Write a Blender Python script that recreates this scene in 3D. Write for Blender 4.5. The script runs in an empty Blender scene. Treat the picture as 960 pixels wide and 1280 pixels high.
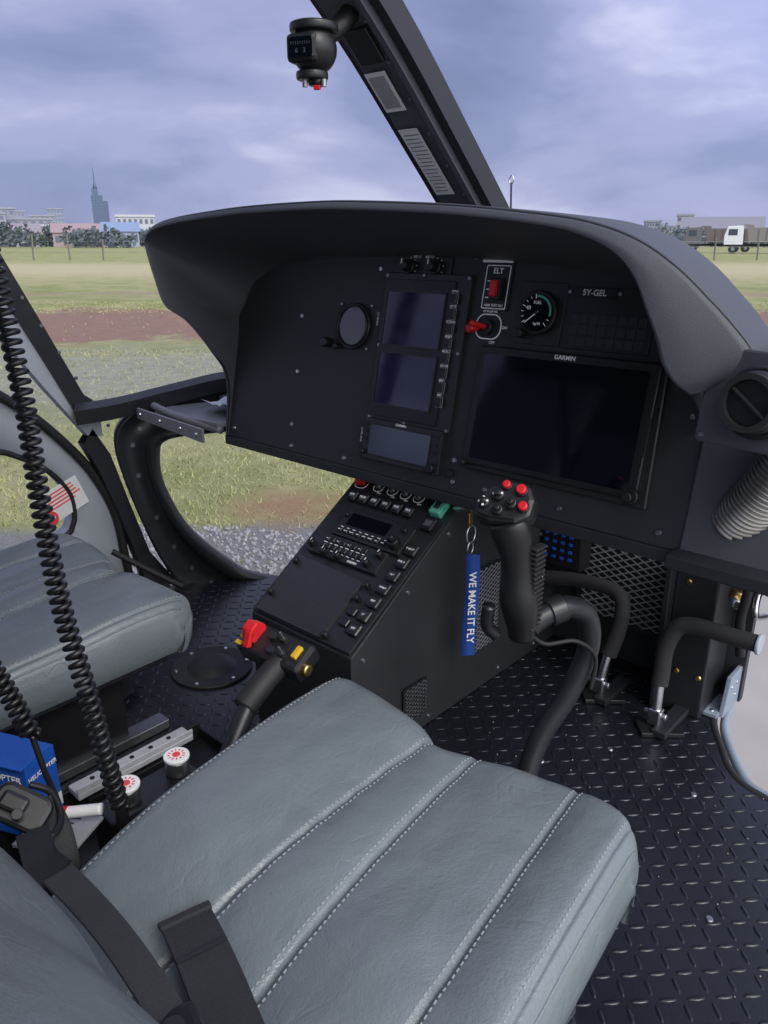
import bpy, bmesh, math, random
from mathutils import Vector, Matrix, noise
random.seed(7)
S=bpy.context.scene
S.view_settings.view_transform='Standard'; S.view_settings.look='None'; S.view_settings.exposure=0
COL=bpy.context.collection
I4=Matrix.Identity(4)
rad=math.radians

# ------------------------------------------------------------ materials
def mat(name,c,rough=.5,metal=0,var=.12,vscale=30,bump=0,bscale=200,spec=.5,coat=0):
    m=bpy.data.materials.new(name);m.use_nodes=True;nt=m.node_tree;N=nt.nodes;L=nt.links
    p=N['Principled BSDF'];p.inputs['Roughness'].default_value=rough;p.inputs['Metallic'].default_value=metal
    p.inputs['Specular IOR Level'].default_value=spec
    if coat: p.inputs['Coat Weight'].default_value=coat
    tc=N.new('ShaderNodeTexCoord');no=N.new('ShaderNodeTexNoise');no.inputs['Scale'].default_value=vscale;no.inputs['Detail'].default_value=5
    L.new(tc.outputs['Object'],no.inputs['Vector'])
    mx=N.new('ShaderNodeMix');mx.data_type='RGBA'
    mx.inputs[6].default_value=(*[x*(1-var) for x in c],1);mx.inputs[7].default_value=(*[min(1,x*(1+var)) for x in c],1)
    L.new(no.outputs['Fac'],mx.inputs[0]);L.new(mx.outputs[2],p.inputs['Base Color'])
    mr=N.new('ShaderNodeMapRange');mr.inputs['To Min'].default_value=max(0,rough-.08);mr.inputs['To Max'].default_value=min(1,rough+.1)
    L.new(no.outputs['Fac'],mr.inputs['Value']);L.new(mr.outputs[0],p.inputs['Roughness'])
    if bump:
        n2=N.new('ShaderNodeTexNoise');n2.inputs['Scale'].default_value=bscale;n2.inputs['Detail'].default_value=3
        L.new(tc.outputs['Object'],n2.inputs['Vector'])
        b=N.new('ShaderNodeBump');b.inputs['Strength'].default_value=bump;b.inputs['Distance'].default_value=.001
        L.new(n2.outputs['Fac'],b.inputs['Height']);L.new(b.outputs[0],p.inputs['Normal'])
    return m
M={}
M['panel']=mat('panel_paint',(.022,.024,.028),.48,bump=.25,bscale=900,vscale=12,var=.2)
M['hood']=mat('hood_vinyl',(.054,.058,.070),.55,bump=.45,bscale=700,vscale=10)
M['black']=mat('black_plastic',(.011,.011,.013),.38,bump=.1,bscale=800)
M['gloss']=mat('satin_black_plate',(.024,.024,.026),.25,vscale=20)
M['rubber']=mat('black_rubber',(.014,.014,.015),.62,bump=.3,bscale=300)
M['foam']=mat('black_foam',(.018,.018,.02),.85,bump=.8,bscale=500)
M['frame']=mat('frame_black_paint',(.018,.019,.023),.40,bump=.15,bscale=500)
M['post']=mat('post_grey_paint',(.085,.09,.105),.5,bump=.2,bscale=500)
M['screen']=mat('screen_glass',(.003,.004,.008),.04,var=.05)
M['screenb']=mat('screen_blue_reflection',(.012,.014,.048),.06,var=.05)  # dark blue reflection put into the screen base colour
M['lcd']=mat('lcd_grey_blue',(.05,.065,.10),.12,var=.05)
M['bezel']=mat('bezel_black',(.017,.018,.020),.36,bump=.1,bscale=900)
M['floor']=mat('floor_black_paint',(.010,.011,.016),.31,var=.25,vscale=9,bump=.25,bscale=260)
M['red']=mat('red_plastic',(.62,.015,.02),.35)
M['yellow']=mat('yellow_plastic',(.65,.38,.02),.4)
M['green']=mat('green_plastic',(.10,.42,.30),.4)
M['white']=mat('white_print',(.92,.92,.92),.6,var=.03)
M['label']=mat('label_paper',(.80,.80,.80),.5,var=.1,vscale=80)
M['labelg']=mat('label_film',(.35,.36,.38),.3,var=.1,vscale=80)
M['blue']=mat('blue_card',(.01,.09,.45),.5)
M['bluefab']=mat('blue_ribbon',(.012,.06,.30),.75,bump=.5,bscale=900)
M['steel']=mat('steel',(.62,.63,.65),.28,metal=1)
M['alu']=mat('brushed_aluminium',(.60,.61,.63),.34,metal=.3,var=.2,vscale=60)
M['steeld']=mat('steel_dull',(.36,.37,.39),.42,metal=1)
M['mesh']=mat('mesh_grey_metal',(.34,.35,.37),.5,metal=.5)
M['brass']=mat('brass',(.6,.42,.15),.3,metal=1)
M['greym']=mat('grey_door_paint',(.36,.385,.43),.45,vscale=6,bump=.1,bscale=300)
M['tray']=mat('tray_grey_paint',(.16,.165,.185),.4,vscale=14,bump=.1,bscale=300)
M['bluegrey']=mat('blue_grey_primer',(.22,.26,.32),.5)
M['belt']=mat('belt_webbing',(.018,.019,.022),.7,bump=.9,bscale=700)
M['thread']=mat('thread_grey',(.31,.34,.36),.7)
M['holeview']=mat('hole_view_grey',(.07,.07,.10),.08)  # grey of the view through the panel hole, put into the colour
M['redlab']=mat('red_print',(.80,.07,.07),.5)
M['liner']=mat('cabin_liner',(.085,.088,.10),.7,bump=.3,bscale=120)

def leather():
    m=bpy.data.materials.new('grey_leather');m.use_nodes=True;nt=m.node_tree;N=nt.nodes;L=nt.links
    p=N['Principled BSDF'];tc=N.new('ShaderNodeTexCoord')
    n=N.new('ShaderNodeTexNoise');n.inputs['Scale'].default_value=4;n.inputs['Detail'].default_value=6
    L.new(tc.outputs['Object'],n.inputs['Vector'])
    mx=N.new('ShaderNodeMix');mx.data_type='RGBA';mx.inputs[6].default_value=(.122,.143,.156,1);mx.inputs[7].default_value=(.182,.206,.218,1)
    L.new(n.outputs['Fac'],mx.inputs[0]);L.new(mx.outputs[2],p.inputs['Base Color'])
    n3=N.new('ShaderNodeTexNoise');n3.inputs['Scale'].default_value=9;n3.inputs['Detail'].default_value=6;L.new(tc.outputs['Object'],n3.inputs['Vector'])
    mr=N.new('ShaderNodeMapRange');mr.inputs['From Min'].default_value=.3;mr.inputs['From Max'].default_value=.7;mr.inputs['To Min'].default_value=.24;mr.inputs['To Max'].default_value=.42
    L.new(n3.outputs['Fac'],mr.inputs['Value']);L.new(mr.outputs[0],p.inputs['Roughness'])
    p.inputs['Specular IOR Level'].default_value=.65
    v=N.new('ShaderNodeTexVoronoi');v.inputs['Scale'].default_value=420;L.new(tc.outputs['Object'],v.inputs['Vector'])
    w=N.new('ShaderNodeTexNoise');w.inputs['Scale'].default_value=13;w.inputs['Detail'].default_value=6;w.inputs['Roughness'].default_value=.6;w.inputs['Distortion'].default_value=.3
    L.new(tc.outputs['Object'],w.inputs['Vector'])
    # fine crease network
    vc=N.new('ShaderNodeTexVoronoi');vc.feature='DISTANCE_TO_EDGE';vc.inputs['Scale'].default_value=26
    nd=N.new('ShaderNodeTexNoise');nd.inputs['Scale'].default_value=9;nd.inputs['Detail'].default_value=3;L.new(tc.outputs['Object'],nd.inputs['Vector'])
    vm=N.new('ShaderNodeVectorMath');vm.operation='MULTIPLY_ADD';L.new(nd.outputs['Color'],vm.inputs[0]);vm.inputs[1].default_value=(.12,.12,.12);L.new(tc.outputs['Object'],vm.inputs[2]);L.new(vm.outputs[0],vc.inputs['Vector'])
    mc=N.new('ShaderNodeMapRange');mc.inputs['From Max'].default_value=.10;L.new(vc.outputs['Distance'],mc.inputs['Value'])
    msk=N.new('ShaderNodeMapRange');msk.inputs['From Min'].default_value=.48;msk.inputs['From Max'].default_value=.66;msk.inputs['To Max'].default_value=.30;L.new(n3.outputs['Fac'],msk.inputs['Value'])
    b1=N.new('ShaderNodeBump');b1.inputs['Strength'].default_value=.30;b1.inputs['Distance'].default_value=.0008
    b2=N.new('ShaderNodeBump');b2.inputs['Strength'].default_value=.5;b2.inputs['Distance'].default_value=.0065
    b3=N.new('ShaderNodeBump');b3.inputs['Distance'].default_value=.0012;L.new(msk.outputs[0],b3.inputs['Strength']);L.new(mc.outputs[0],b3.inputs['Height'])
    L.new(v.outputs['Distance'],b1.inputs['Height']);L.new(w.outputs['Fac'],b2.inputs['Height'])
    L.new(b2.outputs[0],b3.inputs['Normal']);L.new(b3.outputs[0],b1.inputs['Normal']);L.new(b1.outputs[0],p.inputs['Normal'])
    return m
M['leather']=leather()

# ------------------------------------------------------------ mesh helpers
def empty(name):
    o=bpy.data.objects.new(name,None);COL.objects.link(o);o.empty_display_size=.05;return o
def finish(name,bm,m,parent=None,Mx=I4,smooth=False,angle=None):
    bm.normal_update()
    me=bpy.data.meshes.new(name);bm.to_mesh(me);bm.free()
    for mm in (m if isinstance(m,list) else [m]): me.materials.append(mm)
    if smooth: me.polygons.foreach_set('use_smooth',[True]*len(me.polygons))
    me.transform(Mx)
    if Mx.determinant()<0: me.flip_normals()
    o=bpy.data.objects.new(name,me);COL.objects.link(o)
    if parent: o.parent=parent
    return o
def pydata(name,v,f,m,parent=None,smooth=False):
    me=bpy.data.meshes.new(name);me.from_pydata(v,[],f);me.materials.append(m)
    if smooth: me.polygons.foreach_set('use_smooth',[True]*len(f))
    o=bpy.data.objects.new(name,me);COL.objects.link(o)
    if parent: o.parent=parent
    return o
def frompy(name,v,f,m,parent=None,Mx=I4,smooth=False):
    bm=bmesh.new();vs=[bm.verts.new(p) for p in v];
    for q in f:
        try: bm.faces.new([vs[i] for i in q])
        except ValueError: pass
    return finish(name,bm,m,parent,Mx,smooth)
def rotm(rx=0,ry=0,rz=0):
    return Matrix.Rotation(rad(rz),4,'Z')@Matrix.Rotation(rad(ry),4,'Y')@Matrix.Rotation(rad(rx),4,'X')
def addbox(bm,c,d,R=I4,bev=0,seg=2):
    r=bmesh.ops.create_cube(bm,size=1,matrix=Matrix.Translation(c)@R@Matrix.Diagonal((*d,1)))
    if bev:
        es=list({e for v in r['verts'] for e in v.link_edges})
        bmesh.ops.bevel(bm,geom=es,offset=bev,segments=seg,affect='EDGES',profile=.5)
def box(name,c,d,m,parent=None,Mx=I4,R=I4,bev=.0015,seg=2):
    bm=bmesh.new();addbox(bm,c,d,R,min(bev,min(d)*.45),seg);return finish(name,bm,m,parent,Mx)
def boxes(name,L,m,parent=None,Mx=I4,bev=0):
    bm=bmesh.new()
    for t in L: addbox(bm,t[0],t[1],t[2] if len(t)>2 else I4,bev,1)
    return finish(name,bm,m,parent,Mx)
def addcyl(bm,c,r,h,R=I4,seg=24,r2=None,bev=0):
    q=bmesh.ops.create_cone(bm,cap_ends=True,segments=seg,radius1=r,radius2=r if r2 is None else r2,depth=h,matrix=Matrix.Translation(c)@R)
    if bev:
        es=[e for v in q['verts'] for e in v.link_edges if len(e.link_faces)==2 and any(len(f.verts)>4 for f in e.link_faces)]
        bmesh.ops.bevel(bm,geom=list(set(es)),offset=bev,segments=2,affect='EDGES',profile=.5)
def cyl(name,c,r,h,m,parent=None,Mx=I4,R=I4,seg=28,r2=None,bev=.0008):
    bm=bmesh.new();addcyl(bm,c,r,h,R,seg,r2,bev);o=finish(name,bm,m,parent,Mx)
    me=o.data
    for p in me.polygons: p.use_smooth=len(p.vertices)==4 and p.area<9
    return o
def cyls(name,L,m,parent=None,Mx=I4,seg=12,bev=0):
    bm=bmesh.new()
    for t in L: addcyl(bm,t[0],t[1],t[2],t[3] if len(t)>3 else I4,seg,None,bev)
    return finish(name,bm,m,parent,Mx)
def cr(P,n,closed=False):
    P=[Vector(p) for p in P];out=[];N=len(P)
    segs=N if closed else N-1
    for k in range(n):
        t=k/(n if closed else n-1)*segs;i=min(int(t),segs-1);f=t-i
        g=(lambda j:P[j%N]) if closed else (lambda j:P[max(0,min(N-1,j))])
        a,b,c,d=g(i-1),g(i),g(i+1),g(i+2)
        out.append(.5*((2*b)+(c-a)*f+(2*a-5*b+4*c-d)*f*f+(3*b-a-3*c+d)*f**3))
    return out
def lenspl(P,n,over=400):
    Q=cr(P,over);L=[0]
    for a,b in zip(Q,Q[1:]): L.append(L[-1]+(b-a).length)
    out=[];j=0
    for k in range(n):
        t=L[-1]*k/(n-1)
        while j<len(L)-2 and L[j+1]<t: j+=1
        f=(t-L[j])/max(1e-9,L[j+1]-L[j]);out.append(Q[j].lerp(Q[j+1],min(1,max(0,f))))
    return out
def tube(name,pts,r,m,parent=None,Mx=I4,seg=14,n=None,caps=True,closed=False,spl=True,flat=None):
    if spl: P=cr(pts,n or len(pts)*8,closed)
    else: P=[Vector(p) for p in pts]
    N=len(P);rf=r if callable(r) else (lambda t:r)
    bm=bmesh.new();rings=[];T0=(P[1]-P[0]).normalized()
    up=Vector((0,0,1)) if abs(T0.z)<.9 else Vector((1,0,0))
    nrm=(up-T0*up.dot(T0)).normalized()
    for i,p in enumerate(P):
        if closed: T=(P[(i+1)%N]-P[i-1]).normalized()
        else: T=(P[min(N-1,i+1)]-P[max(0,i-1)]).normalized()
        nrm=(nrm-T*nrm.dot(T)).normalized();b=T.cross(nrm);rr=rf(i/(N-1))
        fa=flat or 1
        rings.append([bm.verts.new(p+(nrm*math.cos(2*math.pi*k/seg)*fa+b*math.sin(2*math.pi*k/seg))*rr) for k in range(seg)])
    for i in range(N if closed else N-1):
        A,B=rings[i],rings[(i+1)%N]
        for k in range(seg): bm.faces.new((A[k],A[(k+1)%seg],B[(k+1)%seg],B[k]))
    if caps and not closed:
        bm.faces.new(rings[0][::-1]);bm.faces.new(rings[-1])
    return finish(name,bm,m,parent,Mx,smooth=True)
def loft(name,rows,m,parent=None,Mx=I4,smooth=True,closed=False,flip=False):
    bm=bmesh.new();V=[[bm.verts.new(p) for p in r] for r in rows]
    for a,b in zip(V,V[1:]):
        n=len(a)
        for k in range(n if closed else n-1):
            q=(a[k],a[(k+1)%n],b[(k+1)%n],b[k])
            bm.faces.new(q[::-1] if flip else q)
    return finish(name,bm,m,parent,Mx,smooth)
def prism(name,poly,h,m,parent=None,Mx=I4,bev=0,z0=0):
    bm=bmesh.new();vs=[bm.verts.new((p[0],p[1],z0)) for p in poly];f=bm.faces.new(vs)
    r=bmesh.ops.extrude_face_region(bm,geom=[f]);bmesh.ops.translate(bm,vec=(0,0,h),verts=[v for v in r['geom'] if isinstance(v,bmesh.types.BMVert)])
    bmesh.ops.recalc_face_normals(bm,faces=bm.faces)
    if bev:
        es=[e for e in bm.edges if e.calc_face_angle(0)>.6];bmesh.ops.bevel(bm,geom=es,offset=bev,segments=2,affect='EDGES',profile=.5)
    return finish(name,bm,m,parent,Mx)
def text(name,s,c,size,m,parent,Mx,rz=0,ex=.0002,align='CENTER'):
    cu=bpy.data.curves.new(name,'FONT');cu.body=s;cu.size=size;cu.extrude=ex;cu.align_x=align;cu.align_y='CENTER';cu.offset=size*.012
    o=bpy.data.objects.new(name,cu);COL.objects.link(o);cu.materials.append(m);o.parent=parent
    o.matrix_world=Mx@Matrix.Translation(c)@Matrix.Rotation(rad(rz),4,'Z');return o
def screws(name,L,m,parent,Mx,r=.004,z=.002):
    bm=bmesh.new()
    for p in L:
        addcyl(bm,(p[0],p[1],z),r,.003,I4,14,r*.75)
    return finish(name,bm,m,parent,Mx)
def rrect(cx,cy,w,h,r,n=5):
    o=[]
    for sx,sy,a0 in ((1,1,0),(-1,1,90),(-1,-1,180),(1,-1,270)):
        for k in range(n+1):
            a=rad(a0+90*k/n);o.append((cx+sx*(w/2-r)+r*math.cos(a),cy+sy*(h/2-r)+r*math.sin(a)))
    return o
def ring(name,outer,inner,h,m,parent,Mx,z0=0):
    n=len(outer);bm=bmesh.new()
    a=[bm.verts.new((*p,z0)) for p in outer];b=[bm.verts.new((*p,z0)) for p in inner]
    c=[bm.verts.new((*p,z0+h)) for p in outer];d=[bm.verts.new((*p,z0+h)) for p in inner]
    for k in range(n):
        j=(k+1)%n
        for q in ((c[k],c[j],d[j],d[k]),(a[k],a[j],c[j],c[k]),(b[j],b[k],d[k],d[j]),(b[k],b[j],a[j],a[k])): bm.faces.new(q)
    bmesh.ops.recalc_face_normals(bm,faces=bm.faces)
    return finish(name,bm,m,parent,Mx)
def frame(o,ex,ey,n):
    return Matrix(((ex[0],ey[0],n[0],o[0]),(ex[1],ey[1],n[1],o[1]),(ex[2],ey[2],n[2],o[2]),(0,0,0,1)))
PF=frame((0,1.087,.49),(1,0,0),(0,.2055,.9787),(0,-.9787,.2055))
CF=frame((0,.83,.25),(1,0,0),(0,.832,.555),(0,-.555,.832))

# ------------------------------------------------------------ camera
cd=bpy.data.cameras.new('camera');cam=bpy.data.objects.new('camera',cd);COL.objects.link(cam);S.camera=cam
Rv=Vector((.743,.669,0)).normalized();Fv=Vector((-.6307,.7005,-.3338)).normalized();Uv=Rv.cross(Fv)
cam.matrix_world=Matrix(((Rv.x,Uv.x,-Fv.x,.94),(Rv.y,Uv.y,-Fv.y,0),(Rv.z,Uv.z,-Fv.z,.93),(0,0,0,1)))
cd.sensor_fit='VERTICAL';cd.sensor_height=36;cd.lens=27;cd.clip_start=.02;cd.clip_end=6000

# ------------------------------------------------------------ world + sun
W=bpy.data.worlds.new('World');S.world=W;W.use_nodes=True;nt=W.node_tree;N=nt.nodes;L=nt.links
N.clear();out=N.new('ShaderNodeOutputWorld')
sk=N.new('ShaderNodeTexSky');sk.sky_type='NISHITA';sk.sun_disc=False;sk.sun_elevation=rad(45);sk.sun_rotation=rad(101)
bg1=N.new('ShaderNodeBackground');bg1.inputs[1].default_value=.08;L.new(sk.outputs[0],bg1.inputs[0])
tc=N.new('ShaderNodeTexCoord')
mp=N.new('ShaderNodeMapping');mp.inputs['Scale'].default_value=(1,1,3.0);mp.inputs['Rotation'].default_value=(.05,.14,.9);L.new(tc.outputs['Generated'],mp.inputs['Vector'])
n1=N.new('ShaderNodeTexNoise');n1.inputs['Scale'].default_value=2.5;n1.inputs['Detail'].default_value=8;n1.inputs['Roughness'].default_value=.47;n1.inputs['Distortion'].default_value=.3
L.new(mp.outputs[0],n1.inputs['Vector'])
cr1=N.new('ShaderNodeValToRGB');e=cr1.color_ramp.elements;cr1.color_ramp.interpolation='EASE'
e[0].position=.34;e[0].color=(.235,.28,.50,1);e[1].position=.66;e[1].color=(.64,.67,.92,1)
k=e.new(.45);k.color=(.30,.345,.60,1)
k=e.new(.55);k.color=(.42,.455,.74,1)
L.new(n1.outputs['Fac'],cr1.inputs[0])
def dotpow(d,pw,amp):
    dn=N.new('ShaderNodeVectorMath');dn.operation='DOT_PRODUCT';dn.inputs[1].default_value=Vector(d).normalized();L.new(tc.outputs['Generated'],dn.inputs[0])
    mxm=N.new('ShaderNodeMath');mxm.operation='MAXIMUM';L.new(dn.outputs['Value'],mxm.inputs[0]);mxm.inputs[1].default_value=0
    po=N.new('ShaderNodeMath');po.operation='POWER';L.new(mxm.outputs[0],po.inputs[0]);po.inputs[1].default_value=pw
    mu=N.new('ShaderNodeMath');mu.operation='MULTIPLY';L.new(po.outputs[0],mu.inputs[0]);mu.inputs[1].default_value=amp
    return mu
g1=dotpow((.85,-.2,.5),2,4.2);g2=dotpow((-.16,.9,.42),34,1.1)
ad=N.new('ShaderNodeMath');ad.operation='ADD';L.new(g1.outputs[0],ad.inputs[0]);L.new(g2.outputs[0],ad.inputs[1])
ad2=N.new('ShaderNodeMath');ad2.operation='ADD';L.new(ad.outputs[0],ad2.inputs[0]);ad2.inputs[1].default_value=.95
wh=N.new('ShaderNodeMix');wh.data_type='RGBA';wh.clamp_factor=True
gm_=N.new('ShaderNodeMath');gm_.operation='MULTIPLY';L.new(g1.outputs[0],gm_.inputs[0]);gm_.inputs[1].default_value=.35
L.new(gm_.outputs[0],wh.inputs[0]);L.new(cr1.outputs[0],wh.inputs[6]);wh.inputs[7].default_value=(.60,.61,.64,1)
bg2=N.new('ShaderNodeBackground');L.new(wh.outputs[2],bg2.inputs[0]);L.new(ad2.outputs[0],bg2.inputs[1])
ash=N.new('ShaderNodeMixShader');ash.inputs[0].default_value=.9;L.new(bg1.outputs[0],ash.inputs[1]);L.new(bg2.outputs[0],ash.inputs[2]);L.new(ash.outputs[0],out.inputs[0])
sl=bpy.data.lights.new('sun','SUN');sl.energy=1.4;sl.angle=rad(20);sl.color=(1,.97,.92);so=bpy.data.objects.new('sun',sl);COL.objects.link(so)
so.rotation_euler=Vector((-.75,.15,-.75)).to_track_quat('-Z','Y').to_euler()

# ------------------------------------------------------------ ground
def ground_mat():
    m=bpy.data.materials.new('field_ground');m.use_nodes=True;nt=m.node_tree;N=nt.nodes;L=nt.links;p=N['Principled BSDF'];p.inputs['Roughness'].default_value=.95;p.inputs['Specular IOR Level'].default_value=.1
    g=N.new('ShaderNodeNewGeometry')
    def noi(sc,det=6,rg=.6):
        n=N.new('ShaderNodeTexNoise');n.inputs['Scale'].default_value=sc;n.inputs['Detail'].default_value=det;n.inputs['Roughness'].default_value=rg;L.new(g.outputs['Position'],n.inputs['Vector']);return n
    d=N.new('ShaderNodeVectorMath');d.operation='DOT_PRODUCT';d.inputs[1].default_value=(-.669,.743,0);L.new(g.outputs['Position'],d.inputs[0])
    nA=noi(.35,8,.7);nB=noi(6,8,.7);nC=noi(60,4,.7);nD=noi(1.3,6,.65);nE=noi(.9,5,.6)
    wob=N.new('ShaderNodeMath');wob.operation='MULTIPLY_ADD';L.new(nA.outputs['Fac'],wob.inputs[0]);wob.inputs[1].default_value=8;L.new(d.outputs['Value'],wob.inputs[2])
    wob2=N.new('ShaderNodeMath');wob2.operation='MULTIPLY_ADD';L.new(nD.outputs['Fac'],wob2.inputs[0]);wob2.inputs[1].default_value=4;L.new(wob.outputs[0],wob2.inputs[2])
    def mixc(fac,a,b):
        x=N.new('ShaderNodeMix');x.data_type='RGBA'
        if hasattr(fac,'outputs'): L.new(fac.outputs[0],x.inputs[0])
        else: L.new(fac,x.inputs[0])
        for i,v in ((6,a),(7,b)):
            if isinstance(v,tuple): x.inputs[i].default_value=(*v,1)
            else: L.new(v,x.inputs[i])
        return x.outputs[2]
    grass=mixc(nB.outputs['Fac'],(.15,.155,.065),(.55,.51,.29))
    gr2=mixc(nC.outputs['Fac'],(.17,.18,.08),(.47,.45,.25))
    gh=N.new('ShaderNodeMix');gh.data_type='RGBA';gh.inputs[0].default_value=.45;L.new(grass,gh.inputs[6]);L.new(gr2,gh.inputs[7]);grass=gh.outputs[2]
    mE=N.new('ShaderNodeMapRange');mE.inputs['From Min'].default_value=.42;mE.inputs['From Max'].default_value=.62;L.new(nE.outputs['Fac'],mE.inputs['Value'])
    dull=N.new('ShaderNodeMix');dull.data_type='RGBA';dull.blend_type='MULTIPLY';dull.inputs[0].default_value=1;L.new(grass,dull.inputs[6]);dull.inputs[7].default_value=(.70,.80,.62,1)
    grass=mixc(mE.outputs[0],grass,dull.outputs[2])
    dirt=mixc(nB.outputs['Fac'],(.19,.115,.095),(.34,.23,.185))
    grav=mixc(nC.outputs['Fac'],(.09,.09,.09),(.34,.34,.34))
    def band(src,lo,hi,sf):
        a=N.new('ShaderNodeMapRange');a.interpolation_type='SMOOTHSTEP';a.inputs['From Min'].default_value=lo-sf;a.inputs['From Max'].default_value=lo+sf;L.new(src,a.inputs['Value'])
        b=N.new('ShaderNodeMapRange');b.interpolation_type='SMOOTHSTEP';b.inputs['From Min'].default_value=hi-sf;b.inputs['From Max'].default_value=hi+sf;b.inputs['To Min'].default_value=1;b.inputs['To Max'].default_value=0;L.new(src,b.inputs['Value'])
        mm=N.new('ShaderNodeMath');mm.operation='MULTIPLY';L.new(a.outputs[0],mm.inputs[0]);L.new(b.outputs[0],mm.inputs[1]);return mm.outputs[0]
    q=wob2.outputs[0]
    c=mixc(band(q,12.2,16.6,1.2),grass,mixc(nB.outputs['Fac'],(.16,.17,.12),(.42,.42,.35)))
    c=mixc(band(q,17.6,24.0,.6),c,dirt)
    c=mixc(band(q,29.0,30.2,.6),c,mixc(nB.outputs['Fac'],(.25,.20,.14),(.36,.29,.21)))
    c=mixc(band(q,40,62,8),c,mixc(nB.outputs['Fac'],(.37,.34,.20),(.52,.47,.30)))
    dN=N.new('ShaderNodeMath');dN.operation='MULTIPLY_ADD';L.new(nD.outputs['Fac'],dN.inputs[0]);dN.inputs[1].default_value=.6;L.new(d.outputs['Value'],dN.inputs[2])
    c=mixc(band(dN.outputs[0],-40,3.78,.12),c,grav)
    ds=N.new('ShaderNodeVectorMath');ds.operation='DISTANCE';ds.inputs[1].default_value=(-2.50,2.92,-.62);L.new(g.outputs['Position'],ds.inputs[0])
    dw=N.new('ShaderNodeMath');dw.operation='MULTIPLY_ADD';L.new(nB.outputs['Fac'],dw.inputs[0]);dw.inputs[1].default_value=.6;L.new(ds.outputs['Value'],dw.inputs[2])
    mr=N.new('ShaderNodeMapRange');mr.inputs['From Min'].default_value=.40;mr.inputs['From Max'].default_value=.78;mr.inputs['To Min'].default_value=.9;mr.inputs['To Max'].default_value=0;L.new(dw.outputs[0],mr.inputs['Value'])
    c=mixc(mr.outputs[0],c,mixc(nC.outputs['Fac'],(.22,.13,.08),(.38,.25,.15)))
    L.new(c,p.inputs['Base Color'])
    b=N.new('ShaderNodeBump');b.inputs['Strength'].default_value=.8;b.inputs['Distance'].default_value=.03;L.new(nC.outputs['Fac'],b.inputs['Height']);L.new(b.outputs[0],p.inputs['Normal'])
    return m
frompy('ground',[(-3000,-3000,-.62),(3000,-3000,-.62),(3000,3000,-.62),(-3000,3000,-.62)],[(0,1,2,3)],ground_mat())
frompy('concrete_pad',[(-.3,-8,-.612),(14,-8,-.612),(14,7.5,-.612),(-.3,7.5,-.612)],[(0,1,2,3)],mat('concrete',(.34,.32,.295),.85,vscale=3,bump=.5,bscale=120,var=.18))
def blades():
    V=[];Fc=[]
    for n in range(80000):
        q=3.2+random.random()**2.1*18;s=random.uniform(-.75,.95)*q
        x=.94-.669*q-.743*s;y=.743*q-.669*s
        if x>-.6 : continue
        nn=noise.noise((x*.6,y*.6,0))
        if -.669*x+.743*y<3.5+.2*nn and random.random()<.95: continue
        if 11.7<q<17.8 and random.random()<.95: continue
        if 6<q<11 and random.random()<.55: continue
        if (x+2.50)**2+(y-2.92)**2<.14 and random.random()<.85: continue
        h=random.uniform(.012,.034)*(1+.8*max(0,nn));w=.0012+.0007*q;a=random.random()*6.28
        dx,dy=math.cos(a)*w,math.sin(a)*w;lx,ly=random.uniform(-.03,.03),random.uniform(-.03,.03)
        b=len(V);V+=[(x-dx,y-dy,-.62),(x+dx,y+dy,-.62),(x+lx,y+ly,-.62+h)];Fc.append((b,b+1,b+2))
    return pydata('grass',V,Fc,mat('grass_blades',(.34,.34,.16),.85,var=.5,vscale=3,spec=.2))
blades()
def stones():
    bm=bmesh.new();bmesh.ops.create_icosphere(bm,subdivisions=1,radius=1);bm.verts.ensure_lookup_table()
    T=[v.co.copy() for v in bm.verts];TF=[tuple(v.index for v in f.verts) for f in bm.faces];bm.free()
    V=[];Fc=[]
    for i in range(5200):
        x=random.uniform(-3.0,-.5);y=random.uniform(1.3,3.6)
        if -.669*x+.743*y>3.45+.25*noise.noise((x*2,y*2,0)): continue
        r=random.uniform(.006,.018);R=Matrix.Translation((x,y,-.617))@rotm(random.random()*360,random.random()*360,0)@Matrix.Diagonal((r*random.uniform(.7,1.3),r,r*.6,1))
        b=len(V);V+=[tuple(R@t) for t in T];Fc+=[tuple(b+k for k in f) for f in TF]
    return pydata('gravel',V,Fc,mat('gravel_stone',(.29,.29,.30),.9,var=.6,vscale=25,spec=.2))
stones()

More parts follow.
